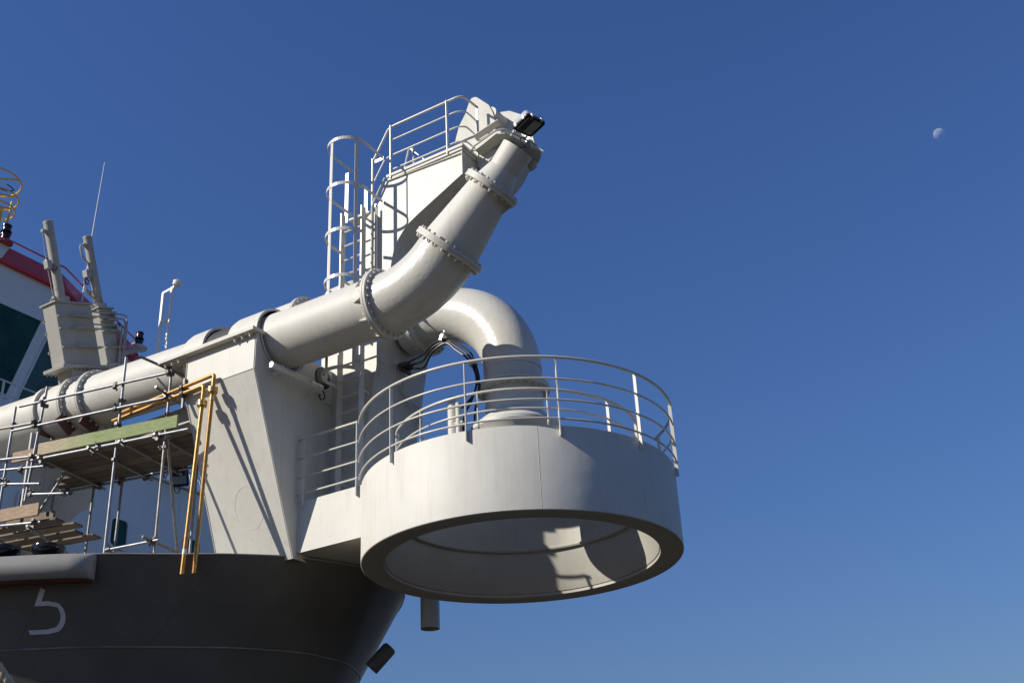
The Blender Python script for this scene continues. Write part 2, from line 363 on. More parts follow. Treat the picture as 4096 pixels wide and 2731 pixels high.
railing('well_railing', 'lower inner railing around the open well of the round platform', rails, posts, base=(0, 0, 6.4))

FRAME[:] = [1.0, V((0, 0, 0))]
FRAME[:] = [1.0, V((0, 0, 0))]
rails = []
for k, (z, r) in enumerate(((7.68, .023), (7.335, .016), (7.0, .016), (6.71, .016))):
    rails.append(('handrail' if k == 0 else 'mid_rail', [(-3.42 if k in (1, 2) else -3.36, -1.52, z), (-2.1, -1.52, z), (-2.03, -1.56, z - .01)], r))
posts = [((-2.08, -1.53, 6.42), (-2.08, -1.53, 7.68), (.25, -1, 0)), ((-3.19, -1.53, 6.5), (-3.19, -1.53, 7.66), (.25, -1, 0))]
railing('walkway_railing', 'straight short railing of four bars on the walkway between pedestal and drum', rails, posts, base=(-2.6, -1.5, 6.5))

# ------------------------------------------------------------------ gooseneck discharge pipe
g = thing('gooseneck_pipe', (0, 0, 7.1), 'glossy grey gooseneck pipe bending down into the round platform', 'pipe')
cz, RB, pr = 8.52, 1.5, .49
pth = [(-2.15, 0, cz + RB), (-1.55, 0, cz + RB)] + [(-1.5 + RB * math.sin(R(a)), 0, cz + RB * math.cos(R(a))) for a in range(0, 91, 3)]
s = MB(); s.tube(pth, [pr] * len(pth), 64, cap=False)
s.build('bend', PP, g)
s = MB(); s.tube([(0, 0, 8.53), (0, 0, 8.2), (0, 0, 7.65)], pr * .985, 64, cap=False); s.build('lower_leg', P, g)
MB().flange((-1.78, 0, cz + RB), (1, 0, 0), .48, .6, .05, 24).build('tower_flange', P, g, ang=40)
MB().flange((0, 0, 8.19), (0, 0, 1), .48, .605, .05, 26).build('leg_flange', P, g, ang=40)
for i in range(6):
    a = R(60 * i + 20); d = V((0, math.cos(a), math.sin(a))); c_ = V((-1.84, 0, cz + RB))
    s = MB(); s.prism([c_ + d * .48, c_ + d * .59, c_ + d * .48 + V((-.18, 0, 0))], d.cross(V((1, 0, 0))) * .014); s.build('gusset', P, g, smooth=False)
s = MB(); s.lathe([(.47, 7.74), (.5, 7.72), (.62, 7.59), (.74, 7.5), (.77, 7.46), (.775, 7.40), (.70, 7.30), (.64, 7.1), (.62, 6.5), (.55, 6.45), (.45, 6.6)], n=72); s.build('ball_joint_bell', P, g, ang=30)
# raised casting letters on the bend: too worn to read, only their relief shows
# hydraulic hoses
HB = V((-2.14, .0, 9.3))
pts_all = [
    [(-2.02, -.12, 9.31), (-1.55, -.38, 9.2), (-1.3, -.47, 9.28), (-1.02, -.49, 9.27), (-.75, -.49, 9.1), (-.5, -.49, 8.85), (-.4, -.5, 8.57), (-.34, -.52, 8.3), (-.36, -.55, 8.0), (-.42, -.56, 7.72), (-.4, -.62, 7.3)],
    [(-2.02, -.04, 9.27), (-1.6, -.34, 9.1), (-1.32, -.47, 9.2), (-1.0, -.5, 9.23), (-.78, -.5, 9.05), (-.53, -.5, 8.8), (-.42, -.5, 8.55), (-.37, -.53, 8.3), (-.44, -.56, 8.05), (-.66, -.56, 7.88), (-.8, -.55, 7.98), (-.72, -.57, 7.8), (-.6, -.62, 7.35)],
    [(-2.02, .05, 9.22), (-1.6, -.3, 9.0), (-1.3, -.47, 9.13), (-1.0, -.51, 9.19), (-.8, -.51, 9.0), (-.56, -.51, 8.76), (-.44, -.51, 8.53), (-.38, -.54, 8.25), (-.46, -.58, 7.95), (-.6, -.6, 7.7), (-.62, -.62, 7.3)]]
hl = ['upper black hydraulic hose arching under the gooseneck pipe, nearest the bend', 'black hydraulic hose under the gooseneck that loops sideways behind the railing', 'lowest black hydraulic hose sagging from the tower to the gooseneck clip']
for p, lb in zip(pts_all, hl):
    s = MB(); s.tube(smooth_path(p, 7), .019, 8)
    o = s.build('hydraulic_hose', BLACK); tag(o, lb, 'hose', 'hydraulic hoses under the gooseneck')
    e = MB(); a, b = V(p[0]), V(p[1]); d = (b - a).normalized(); e.tube([a - d * .14, a + d * .06], .026, 8); e.build('hose_fitting', STEEL, o)
for c_, d_v, lb in (((-1.02, -.5, 9.25), (.9, 0, -.4), 'small steel hose clip on the underside of the gooseneck bend'), ((-.41, -.51, 8.56), (.3, 0, -.95), 'small steel hose clip where the hoses turn down beside the gooseneck')):
    d_v = V(d_v).normalized(); o_ = V((0, 1, 0)); n_ = d_v.cross(o_)
    s = MB(); s.obox(V(c_) + V((-.02, -.03, .04)), d_v * .025, o_ * .06, n_ * .055); s.tube([V(c_) + V((0, -.06, .06)), V(c_) + V((.04, -.06, .14)), V(c_) + V((.0, -.06, .17))], .01, 6)
    tag(s.build('hose_clip', STEEL, bev=.006), lb, 'clip', 'hose clips')
s = MB(); s.lathe([(0, 7.95), (.05, 7.95), (.09, 7.9), (.09, 7.3), (0, 7.3)], (-.72, -.75, 0), (0, 0, 1), 20)
s.lathe([(0, 8.02), (.06, 8.02), (.06, 7.98), (0, 7.98)], (-.72, -.75, 0), (0, 0, 1), 20)
s.tube([(-.58, -.8, 7.2), (-.58, -.8, 7.85)], .05, 12); s.tube([(-.66, -.8, 7.5), (-.5, -.8, 7.5)], .03, 8)
tag(s.build('hydraulic_cylinder', P), 'small upright grey latch cylinder behind the platform railing beside the bell', 'cylinder')

# ------------------------------------------------------------------ tower
tw = thing('pipe_tower', (-3, 0, 5.7), 'tall grey steel tower with a curved cut out, rising behind the bent pipe', 'tower')
prof = [(-2.96, 5.75), (-2.26, 9.53), (-2.02, 11.03), (-1.955, 11.3), (-1.87, 11.5), (-1.7, 11.67), (-1.48, 11.83), (-1.22, 11.95), (-.98, 12.05), (-.40, 12.34), (-.41, 12.84), (-2.08, 12.84), (-2.14, 12.86), (-2.32, 12.48), (-2.43, 12.32), (-2.62, 12.2), (-2.62, 11.3), (-2.75, 11.02), (-2.95, 10.7), (-3.6, 9.6), (-3.6, 5.75)]
def spl(pts): return pts
arm = [(x, z) for x, z in prof]
cut = [(-2.02, 11.03), (-1.985, 11.2), (-1.93, 11.36), (-1.85, 11.5), (-1.74, 11.63), (-1.6, 11.75), (-1.4, 11.86), (-1.2, 11.955), (-.98, 12.06)]
arm = arm[:2] + cut + arm[9:]
s = MB(); s.prism([(x, -.7, z) for x, z in arm], (0, .5, 0)); s.build('tower_casing', PS, tw, ang=30)
col = [(-2.955, 5.75), (-2.265, 9.53), (-2.025, 11.03), (-2.1, 11.4), (-2.6, 11.4), (-2.74, 11.02), (-2.94, 10.7), (-3.58, 9.6), (-3.58, 5.75)]
s = MB(); s.prism([(x, -.203, z) for x, z in col], (0, .905, 0)); s.build('lower_column', P, tw, ang=30)
s = MB(); s.box(-2.1, -.36, -.75, .1, 12.9, 12.96); s.box(-2.08, -.385, -.728, .08, 12.842, 12.9); s.box(-3.0, -2.46, -.73, .0, 12.3, 12.345)
s.build('top_platform', P, tw, smooth=False, bev=.006)
s = MB()
for p in ([(-2.42, -.76, 10.5), (-2.42, -.76, 12.4), (-2.12, -.76, 12.9)], [(-2.3, -.77, 10.5), (-2.3, -.77, 12.3)]):
    s.tube(fillet(p, .08), .02, 8)
s.build('side_tube', P, tw)
s = MB(); s.tube([(-2.08, -.72, 12.84), (-.42, -.72, 12.77)], .012, 8); s.tube([(-.405, -.705, 12.35), (-.405, -.705, 12.84)], .012, 6)
s.build('edge_bead', P, tw)
s = MB()
for yy in (-.12, -.04, .05): s.obox((-2.20, yy, 9.28), (.09, 0, 0), (0, .03, 0), (0, 0, .035))
s.obox((-2.23, -.02, 9.24), (.02, 0, .0), (0, .16, 0), (0, 0, .06)); s.build('hose_manifold', CLAMP, tw, smooth=False)
s = MB()
for i, yy in enumerate((-.12, -.04, .05)):
    s.tube(fillet([(-2.3, yy, 9.2), (-2.3 - .02, yy, 8.95 - .05 * i), (-2.36, .35, 8.75 - .08 * i), (-2.36, .62, 8.72 - .08 * i)], .08), .012, 6)
s.build('hydraulic_line', P, tw)
s = MB()
for zz in (8.66, 8.5): s.lathe([(0, 0), (.035, .0), (.035, .1), (.02, .1), (.02, .16), (0, .16)], (-2.38, .64, zz - .1), (0, 0, 1), 12)
s.build('valve', P, tw)
# top railing
zr = 14.07
rails = [('handrail', fillet([(-2.43, -.7, 13.47), (-2.08, -.7, 14.04), (-1.95, -.7, zr), (-.48, -.7, zr), (-.38, -.62, zr + .02), (-.36, -.24, zr + .02)], .13), .024)]
rails += [('mid_rail', fillet([(-2.43, -.7, 12.95), (-2.17, -.7, 13.36), (-2.03, -.7, 13.4), (-.5, -.7, 13.4), (-.36, -.62, 13.4), (-.36, -.24, 13.4)], .13), .016),
          ('mid_rail', fillet([(-2.0, -.7, 13.75), (-.5, -.7, 13.75), (-.36, -.6, 13.75), (-.36, -.24, 13.75)], .13), .016),
          ('mid_rail', fillet([(-1.97, -.7, 13.07), (-.5, -.7, 13.07), (-.36, -.6, 13.07), (-.36, -.24, 13.07)], .13), .016)]
posts = [((-2.0, -.73, 12.86), (-2.0, -.73, zr), (0, 1, 0)), ((-.7, -.73, 12.86), (-.7, -.73, zr), (0, 1, 0)), ((-.345, -.24, 12.7), (-.345, -.24, zr + .02), (1, 0, 0)), ((-2.44, -.72, 12.33), (-2.44, -.72, 13.48), (0, 1, 0))]
railing('tower_railing', 'four bar railing with sloping end along the top of the tower', rails, posts, base=(-1.2, -.7, 12.9))
s = MB(); s.tube(fillet([(-2.14, -.25, 12.96), (-1.93, -.25, 13.77), (-1.84, -.25, 13.77), (-1.78, -.25, 12.96)], .04), .022, 8); s.bar((-1.88, -.25, 13.75), (-1.5, -.25, 13.3), .05, .014, (0, 1, 0)); s.bar((-1.5, -.25, 13.3), (-1.5, -.25, 12.96), .05, .014, (0, 1, 0))
tag(s.build('tripod_bracket', RL), 'small triangular tube bracket on the tower top behind the railing', 'bracket')

# ladder and cage on the starboard side of the tower
lad = thing('tower_ladder', (-2.72, -.95, 6.0), 'long grey vertical ladder up the sunlit side of the tower', 'ladder')
for x in (-2.95, -2.47): MB().bar((x, -.95, 5.9), (x, -.95, 12.3), .13, .02, (0, 1, 0)).build('stile', RL, lad, smooth=False)
z = 6.1
while z < 12.1:
    MB().tube([(-2.94, -.95, z), (-2.48, -.95, z)], .018, 8).build('rung', RL, lad); z += .305
s = MB()
for z in (7.0, 8.6, 10.9, 12.1): 
    for x in (-2.96, -2.49): s.bar((x, -.95, z), (x, -.69, z), .05, .012, (0, 0, 1))
s.build('standoff', RL, lad, smooth=False)
MB().bar((-3.08, -.7, 12.3), (-3.08, -.7, 13.43), .075, .02, (1, 0, 0)).build('top_post', RL, lad, smooth=False)
MB().bar((-2.64, -.66, 12.3), (-2.64, -.66, 12.92), .075, .02, (1, 0, 0)).build('top_post', RL, lad, smooth=False)
cg = thing('ladder_cage', (-2.72, -1.4, 8.4), 'hooped safety cage of flat bars around the tower ladder', 'ladder cage')
def hoop(z, xl, yl, xr, yr):
    m = MB(); cx, cy, rr = -2.56, -1.30, .385
    p = [V((xl, yl, z))] + [V((cx + rr * math.cos(R(a)), cy + rr * math.sin(R(a)), z)) for a in range(180, 361, 9)] + [V((xr, yr, z))]
    p[0].x = cx - rr if abs(yl) < .8 else xl
    for i in range(len(p) - 1):
        d = p[i + 1] - p[i]; m.bar(p[i] - d.normalized() * .002, p[i + 1] + d.normalized() * .002, .065, .012, (0, 0, 1))
    m.build('hoop', RL, cg, smooth=False)
hoop(13.42, -3.08, -.7, -2.2, -.72)
hoop(12.42, -3.08, -.7, -2.2, -.72)
hoop(11.45, -2.95, -1.0, -2.42, -1.0)
hoop(10.5, -2.95, -1.0, -2.42, -1.0)
hoop(8.72, -2.95, -1.0, -2.5, -1.0)
MB().bar((-2.19, -.7, 13.42), (-2.42, -.7, 13.42), .065, .012, (0, 0, 1)).build('tie_bar', RL, cg, smooth=False)
MB().bar((-2.19, -.7, 12.42), (-2.42, -.7, 12.42), .065, .012, (0, 0, 1)).build('tie_bar', RL, cg, smooth=False)
for a, z0 in ((186, 10.0), (257, 10.0), (334, 10.0)):
    x, y = -2.56 + .375 * math.cos(R(a)), -1.30 + .375 * math.sin(R(a))
    MB().bar((x, y, z0), (x, y, 13.44), .07, .012, (-math.sin(R(a)), math.cos(R(a)), 0)).build('upright', RL, cg, smooth=False)
    MB().bar((x, y, 8.69), (x, y, 9.2), .06, .012, (-math.sin(R(a)), math.cos(R(a)), 0)).build('upright', RL, cg, smooth=False)

# sheave box on the tower top with its two cheek plates
sb = thing('sheave_box', (-.2, 0, 12.9), 'grey sheave housing with tall rounded cheek plates at the tower top', 'sheave housing')
ck = [(-1.02, 12.7), (-1.01, 13.51), (-.95, 13.76), (-.88, 13.97), (-.73, 14.19), (-.62, 14.45), (-.57, 14.5), (-.51, 14.5), (-.45, 14.47), (-.19, 14.17), (-.12, 14.0), (-.07, 13.78), (-.07, 12.7)]
s = MB(); s.prism([(x, -.06, z) for x, z in ck], (0, .03, 0)); s.build('cheek_plate', PM, sb, ang=25, bev=.004)
ck2 = [(-.5, 12.7), (-.5, 13.6), (-.3, 14.2), (-.2, 14.28), (.0, 14.22), (.3, 13.98), (.45, 13.6), (.5, 13.25), (.5, 12.7)]
s = MB(); s.prism([(x, .38, z) for x, z in ck2], (0, .03, 0)); s.build('cheek_plate', PM, sb, ang=25, bev=.004)
s = MB(); s.lathe([(0, -.03), (.15, -.03), (.15, .385), (0, .385)], (-.2, 0, 13.98), (0, 1, 0), 28); s.build('guide_roller', P, sb)
plan = [(-.28, -.4, 12.92, 13.15), (.25, -.4, 13.06, 13.27), (.58, .2, 12.9, 13.16), (.3, .62, 12.92, 13.2), (-.28, .62, 12.92, 13.15)]
s = MB(); s.add([(x, y, a) for x, y, a, b in plan] + [(x, y, b) for x, y, a, b in plan], [(4, 3, 2, 1, 0), (5, 6, 7, 8, 9)] + [(i, (i + 1) % 5, (i + 1) % 5 + 5, i + 5) for i in range(5)]); s.build('front_box', PM, sb, smooth=False, bev=.006)
lp = [(-.26, -.5, 12.89), (.22, -.52, 13.02), (.36, -.44, 13.03), (.72, .22, 12.86), (.64, .34, 12.84), (.3, .66, 12.88), (-.26, .66, 12.88)]
s = MB(); s.prism(lp, (0, 0, .025))
s.prism([(-.27, -.41, 13.16), (.27, -.41, 13.28), (.27, -.52, 13.33), (-.27, -.52, 13.21)], (0, 0, .014))
s.prism([(.56, .22, 12.92), (.56, .22, 13.1), (.74, .3, 12.9)], (.01, -.012, 0))
s.build('lip_plate', PM, sb, smooth=False)
s = MB(); s.tube(fillet([(-.3, -.56, 12.8), (-.26, -.57, 12.92), (.26, -.57, 13.07), (.4, -.47, 13.08), (.7, .1, 12.95)], .06), .018, 8); s.build('grab_rail', RL, sb)
s = MB(); s.lathe([(0, -.16), (.34, -.16), (.36, -.13), (.3, -.03), (.3, .03), (.36, .13), (.34, .16), (0, .16)], (.2, -.06, 12.33), (.55, .45, -.6), 40); s.build('sheave_wheel', PM, sb)
s = MB(); s.prism([(.0, -.3, 12.2), (.4, -.3, 12.6), (.4, -.3, 12.91), (-.3, -.3, 12.91), (-.3, -.3, 12.3)], (0, .03, 0)); s.prism([(.0, .2, 12.2), (.4, .2, 12.6), (.4, .2, 12.91), (-.3, .2, 12.91), (-.3, .2, 12.3)], (0, .03, 0)); s.build('hanger_plate', PM, sb, smooth=False)

def floodlight(name, label, c, n, u, hw_, hh, dp, group):
    c, n, u = V(c), V(n).normalized(), V(u); u = (u - n * u.dot(n)).normalized(); v = n.cross(u)
    t = thing(name, c - n * dp, label, 'floodlight', group)
    def rr(w_, h_, r, off):
        p = []
        for sx, sy, a0 in ((1, 1, 0), (-1, 1, 90), (-1, -1, 180), (1, -1, 270)):
            for k in range(5):
                a = R(a0 + 22.5 * k); p.append(c + u * (sx * (w_ - r) + r * math.cos(a)) + v * (sy * (h_ - r) + r * math.sin(a)) + n * off)
        return p
    def loft(m, rings, cap0=True, cap1=True):
        k = len(rings[0]); m.add([p for r_ in rings for p in r_], [(i * k + j, i * k + (j + 1) % k, (i + 1) * k + (j + 1) % k, (i + 1) * k + j) for i in range(len(rings) - 1) for j in range(k)] + ([tuple(reversed(range(k)))] if cap0 else []) + ([tuple(range((len(rings) - 1) * k, len(rings) * k))] if cap1 else []))
    m = MB(); loft(m, [rr(hw_ * .74, hh * .74, .04, -dp), rr(hw_ * .88, hh * .88, .05, -dp * .85), rr(hw_ * .97, hh * .97, .05, -dp * .3), rr(hw_, hh, .05, -.05)]); m.build('housing', ALU, t, ang=50)
    m = MB(); loft(m, [rr(hw_ * 1.03, hh * 1.03, .05, -.05), rr(hw_ * 1.03, hh * 1.03, .05, -.012), rr(hw_ * 1.0, hh * 1.0, .05, .0), rr(hw_ * .8, hh * .78, .03, .0), rr(hw_ * .8, hh * .78, .03, -.012)], cap0=False, cap1=False); m.build('bezel', BLACK, t, ang=40)
    m = MB(); m.add(rr(hw_ * .8, hh * .78, .03, -.008), [tuple(range(20))]); g_ = m.build('glass', LENS, t, smooth=False)
    m = MB(); m.obox(c + v * hh * .35 - n * .004, u * hw_ * .7, v * hh * .28, n * .003); m.build('reflector', DARK, g_, smooth=False)
    m = MB()
    for sx, sy in ((1, .5), (1, -.5), (-1, .5), (-1, -.5), (.5, 1), (-.5, 1)):
        m.obox(c + u * sx * hw_ * 1.02 + v * sy * hh * 1.02 - n * .03, u * .02, v * .02, n * .035)
    m.build('latch', ALU, t, smooth=False)
    return t, u, v
nf = V((.22, .025, -.975)).normalized()
fl, fu, fv = floodlight('floodlight', 'large black rimmed floodlight hanging at the tip of the tower', (.783, -.275, 13.1), nf, (.376, -.1, .085), .205, .232, .2, 'floodlights')
s = MB(); s.bar((.36, -.3, 13.0), (.72, -.5, 13.13), .05, .012, (0, 0, 1)); s.bar((.37, -.29, 13.02), (.37, -.29, 12.86), .05, .012, (0, 1, 0)); s.bar((.5, .02, 13.05), (.86, -.05, 13.2), .05, .012, (0, 0, 1)); s.build('yoke', ALU, fl, smooth=False)
s = MB(); s.tube(smooth_path([(.66, -.16, 12.98), (.6, -.28, 12.92), (.62, -.33, 12.82), (.66, -.28, 12.72), (.66, -.16, 12.74), (.66, -.1, 12.84), (.64, -.1, 12.92), (.6, -.2, 12.76), (.56, -.4, 12.68)], 6), .009, 6); s.build('power_cable', BLACK, fl)

# ------------------------------------------------------------------ rainbow discharge pipe with nozzle
rp = thing('discharge_pipe', (-6, -2, 8.8), 'long grey discharge pipe with an upswept bolted nozzle, in front of the tower', 'pipe')
def az_(x): return 9.34 + .035 * (-2.9 - x) if x < -2.9 else 9.34
PY = -2.0
s = MB(); s.tube([(-24, PY, az_(-24)), (-8.6, PY, az_(-8.6)), (-2.9, PY, 9.34), (-1.16, PY, 9.34)], .495, 64, cap=False); s.build('straight_run', P, rp)
X1, RBB = -1.04, 1.5
ez = 9.34
pth = [(-1.16, PY, ez)] + [(X1 + RBB * math.sin(R(a)), PY, ez + RBB * (1 - math.cos(R(a)))) for a in [1.5 * i for i in range(31)]]
end = V(pth[-1]); dn = V((math.cos(R(45)), 0, math.sin(R(45)))); pth.append(end + dn * .17)
s = MB(); s.tube(pth, .5, 64, cap=False); s.build('bend', PP, rp)
c2 = end + dn * .17
f1 = V((-1.15, PY, ez))
MB().flange(f1, (1, 0, 0), .48, .6, .052, 26).build('bend_flange', P, rp, ang=40)
MB().flange(c2, dn, .48, .605, .055, 26).build('nozzle_flange', P, rp, ang=40)
c3 = c2 + dn * 1.19
s = MB(); s.tube([c2, c2 + dn * .08, c3], [.487, .485, .355], 64, cap=False); s.build('reducer', P, rp)
MB().flange(c3, dn, .35, .475, .055, 20).build('tip_flange', P, rp, ang=40)
s = MB(); s.tube([c3, c3 + dn * .34, c3 + dn * .345, c3 + dn * .75, c3 + dn * .75, c3 + dn * .5], [.345, .255, .25, .272, .25, .22], 48, cap=False); s.build('nozzle_tip', P, rp, ang=25)
for i in range(10):
    a = R(36 * i + 12); d = V((0, math.cos(a), math.sin(a))); c_ = f1 + V((-.055, 0, 0))
    s = MB(); s.prism([c_ + d * .48, c_ + d * .6, c_ + d * .58 + V((-.05, 0, 0)), c_ + d * .48 + V((-.23, 0, 0))], d.cross(V((1, 0, 0))) * .02); s.build('gusset', P, rp, smooth=False)
s = MB(); sd_ = dn.cross(V((0, 1, 0)))
d = (V((0, .45, 0)) - sd_ * .9).normalized()
s.prism([c3 - dn * .06 + d * .36, c3 - dn * .06 + d * .46, c3 - dn * .3 + d * .385], d.cross(dn) * .014); s.build('tip_gusset', P, rp, smooth=False)
def sleeve(x0, x1, name='saddle_band'):
    m = MB(); a0, a1, c_ = x0, x1, None
    m.lathe([(.5, a0), (.56, a0 + .02), (.585, a0 + .12), (.585, a1 - .004), (.58, a1), (.535, a1), (.535, a0 + .3)], (0, PY, az_((x0 + x1) / 2)), (1, 0, 0), 64); m.build(name, P, rp, ang=30)
sleeve(-4.12, -3.40); sleeve(-5.2, -4.66)
# flanged valve section further aft
for x in (-7.92, -8.42):
    MB().flange((x, PY, az_(x)), (1, 0, -.035), .48, .59, .045, 24).build('valve_flange', P, rp, ang=40)
s = MB(); s.lathe([(.48, -.2), (.53, -.2), (.53, .2), (.48, .2)], (-8.72, PY, az_(-8.72)), (1, 0, -.035), 64); s.lathe([(.48, -.05), (.56, -.05), (.56, .05), (.48, .05)], (-9.2, PY, az_(-9.2)), (1, 0, -.035), 64); s.build('valve_collar', P, rp, ang=30)
s = MB()
for x, a in ((-7.9, 250), (-8.4, 235), (-9.15, 250)):
    d = V((0, math.cos(R(a)), math.sin(R(a)))); c_ = V((x, PY, az_(x)))
    s = MB(); s.obox(c_ + d * .6, (.03, 0, 0), d * .1, d.cross(V((1, 0, 0))) * .2); s.build('primer_bracket', PRIM, rp, smooth=False)
s = MB(); yz = [(-2.6, 8.95), (-1.2, 8.95), (-1.0, 7.9), (-1.28, 7.75), (-1.5, 7.5), (-1.6, 7.2), (-1.62, 5.62), (-2.55, 5.62), (-2.6, 7.2)]
s.prism([(-9.0, y, z) for y, z in yz], (-.04, 0, 0)); s.box(-9.3, -8.96, -2.2, -2.16, 5.62, 8.95); s.build('support_plate', PM, rp, smooth=False)

s = MB(); s.box(-8.95, -4.96, -1.6, -1.0, 8.64, 9.0); s.box(-8.95, -4.96, -1.72, -.95, 8.6, 8.635); s.build('support_girder', PV, rp, smooth=False)

# pedestal that carries the pipe
pd = thing('pipe_pedestal', (-4.1, -2, 5.7), 'broad tapering grey pedestal carrying the discharge pipe at the bow', 'pedestal')
XF, XA = -3.33, -4.93
hz = 9.34
pf = [(-2.65, 9.25), (-2.65, 8.6), (-1.56, 5.64), (-.62, 5.64), (-.62, 9.25)]
hole = [(PY +   .56 * math.cos(R(a)), hz + .56 * math.sin(R(a))) for a in range(180, 361, 6)]
hole[0] = (PY - .54, 9.25); hole[-1] = (PY + .54, 9.25)
poly = [pf[0], pf[1], pf[2], pf[3], pf[4]] + list(reversed([p for p in hole if p[1] <= 9.25]))
s = MB(); s.prism([(XF, y, z) for y, z in poly], (-.025, 0, 0)); s.build('front_plate', P, pd, smooth=False)
s = MB(); s.add([(XA, -2.65, 9.25), (XF - .026, -2.65, 9.25), (XF - .026, -2.65, 8.6), (XA, -2.65, 8.6)], [(0, 3, 2, 1)])
s.add([(XA, -2.65, 8.6), (XF - .026, -2.65, 8.6), (XF - .026, -1.56, 5.64), (XA, -1.56, 5.64)], [(0, 3, 2, 1)])
sp = s.build('side_plate', P, pd, smooth=False)
s = MB(); s.prism([(XA, y, z) for y, z in pf], (.02, 0, 0)); s.build('rear_plate', P, pd, smooth=False)
s = MB(); s.box(-5.5, -3.28, -2.79, -2.47, 9.25, 9.28); s.box(-5.5, -3.28, -2.79, -2.47, 9.284, 9.314)
for x in (-5.38, -5.22, -5.06, -3.75, -3.58, -3.41):
    s.bolt((x, -2.72, 9.25), (0, 0, -1), .03, .04); s.lathe([(0, .075), (.016, .075), (.016, 0)], (x, -2.72, 9.25), (0, 0, -1), 8)
    s.bolt((x, -2.72, 9.314), (0, 0, 1), .03, .03)
s.build('clamp_flange', P, pd, smooth=False)
s = MB(); s.tube([(-3.31, PY + .565 * math.cos(R(a)), hz + .565 * math.sin(R(a))) for a in range(188, 353, 6)], .016, 6); s.build('hole_rim', P, pd)
s = MB(); s.lathe([(.558, 0), (.558, 1.52)], (XA + .04, PY, hz), (1, 0, 0), 48); s.build('hole_shade_liner', DARK, pd)  # near-black liner added so the gap around the pipe reads as shade
s = MB(); s.tube([(XF - .02, -2.652, 9.24), (XF - .02, -2.652, 8.6), (XF - .02, -1.565, 5.66)], .01, 6); s.tube([(XA + .01, -2.652, 9.24), (XA + .01, -2.652, 8.6), (XA + .01, -1.565, 5.66)], .012, 6); s.tube([(XA, -2.652, 8.6), (XF, -2.652, 8.6)], .006, 6); s.build('edge_weld', P, pd)
s = MB(); nn_ = V((0, -(8.6 - 5.64), -(2.65 - 1.56))).normalized(); e1 = V((1, 0, 0)); e2 = nn_.cross(e1).normalized()
cw = V((-4.02, -1.56 - (6.55 - 5.64) * (1.09 / 2.96), 6.55))
s.tube([cw + e1 * .3 * math.cos(R(a)) + e2 * .36 * math.sin(R(a)) + nn_ * (.0008 * (i % 3) - .0025) for i, a in enumerate(range(0, 360, 6))], .005, 6, closed=True); s.build('weld_ring', P, pd)
s = MB(); s.lathe([(0, .02), (.19, .02), (.2, .012), (.2, 0)], (XF + .001, -.97, 9.03), (1, 0, 0), 32); o = s.build('porthole', BLACK, pd)
s = MB(); s.lathe([(.0, .026), (.1, .026), (.11, .0)], (XF + .001, -.93, 9.03), (1, 0, 0), 3); s.build('porthole_plate', P, pd, smooth=False)
# white tubular lamp across the pedestal front
s_t = thing('tube_lamp', (-3.2, -1.8, 8.68), 'white cylindrical tube lamp fixed across the shaded pedestal front', 'lamp')
s = MB(); s.tube([(-3.15, -2.46, 8.68), (-3.15, -2.16, 8.68)], .055, 16); s.tube([(-3.15, -1.5, 8.69), (-3.15, -1.2, 8.7)], .055, 16); s.build('end_cap', WHITE, s_t)
s = MB(); s.tube([(-3.15, -2.16, 8.68), (-3.15, -1.5, 8.69)], .04, 14); s.tube([(-3.1, -2.16, 8.71), (-3.1, -1.5, 8.72)], .012, 6); s.build('tube_body', WHITE, s_t)
for y in (-2.22, -1.3):
    s = MB(); s.lathe([(.054, -.02), (.066, -.02), (.066, .02), (.054, .02)], (-3.15, y, 8.69), (0, 1, 0), 18); s.obox((-3.25, y, 8.65), (.09, 0, 0), (0, .03, 0), (0, 0, .02)); s.build('mount', WHITE, s_t, ang=30)
s = MB(); s.tube(smooth_path([(-3.15, -1.2, 8.7), (-3.18, -1.1, 8.66), (-3.2, -1.05, 8.58), (-3.22, -1.12, 8.54), (-3.24, -1.16, 8.62), (-3.28, -1.05, 8.66)], 6), .012, 6); s.build('lamp_cable', BLACK, s_t)
s = MB(); s.tube(fillet([(-3.3, -1.0, 8.56), (-3.3, -.74, 8.6), (-3.3, -.68, 8.7), (-3.3, -.66, 9.2)], .08), .014, 6)
tag(s.build('cable_conduit', P), 'thin grey conduit running up the pedestal corner beside the ladder', 'conduit')

# feed pipe behind: passes through its own band and flange into the tower
fp = thing('feed_pipe', (-6, 0, 10.3), 'second grey pipe with a small flange, running behind the discharge pipe', 'pipe')
s = MB(); s.tube([(-26, 0, 10.83), (-3.0, 0, 10.83)], .47, 48, cap=False); s.build('straight_run', P, fp)
s = MB(); s.lathe([(.47, -5.82), (.52, -5.79), (.535, -5.7), (.535, -4.62), (.47, -4.62)], (0, 0, 10.88), (1, 0, 0), 64); s.build('sleeve', P, fp, ang=30)
MB().flange((-4.55, 0, 10.86), (1, 0, 0), .46, .59, .045, 24).build('pipe_flange', P, fp, ang=40)
s = MB(); s.lathe([(.45, -3.85), (.485, -3.8), (.5, -3.3), (.45, -3.2)], (0, 0, 10.9), (1, 0, 0), 48); s.build('collar', P, fp)

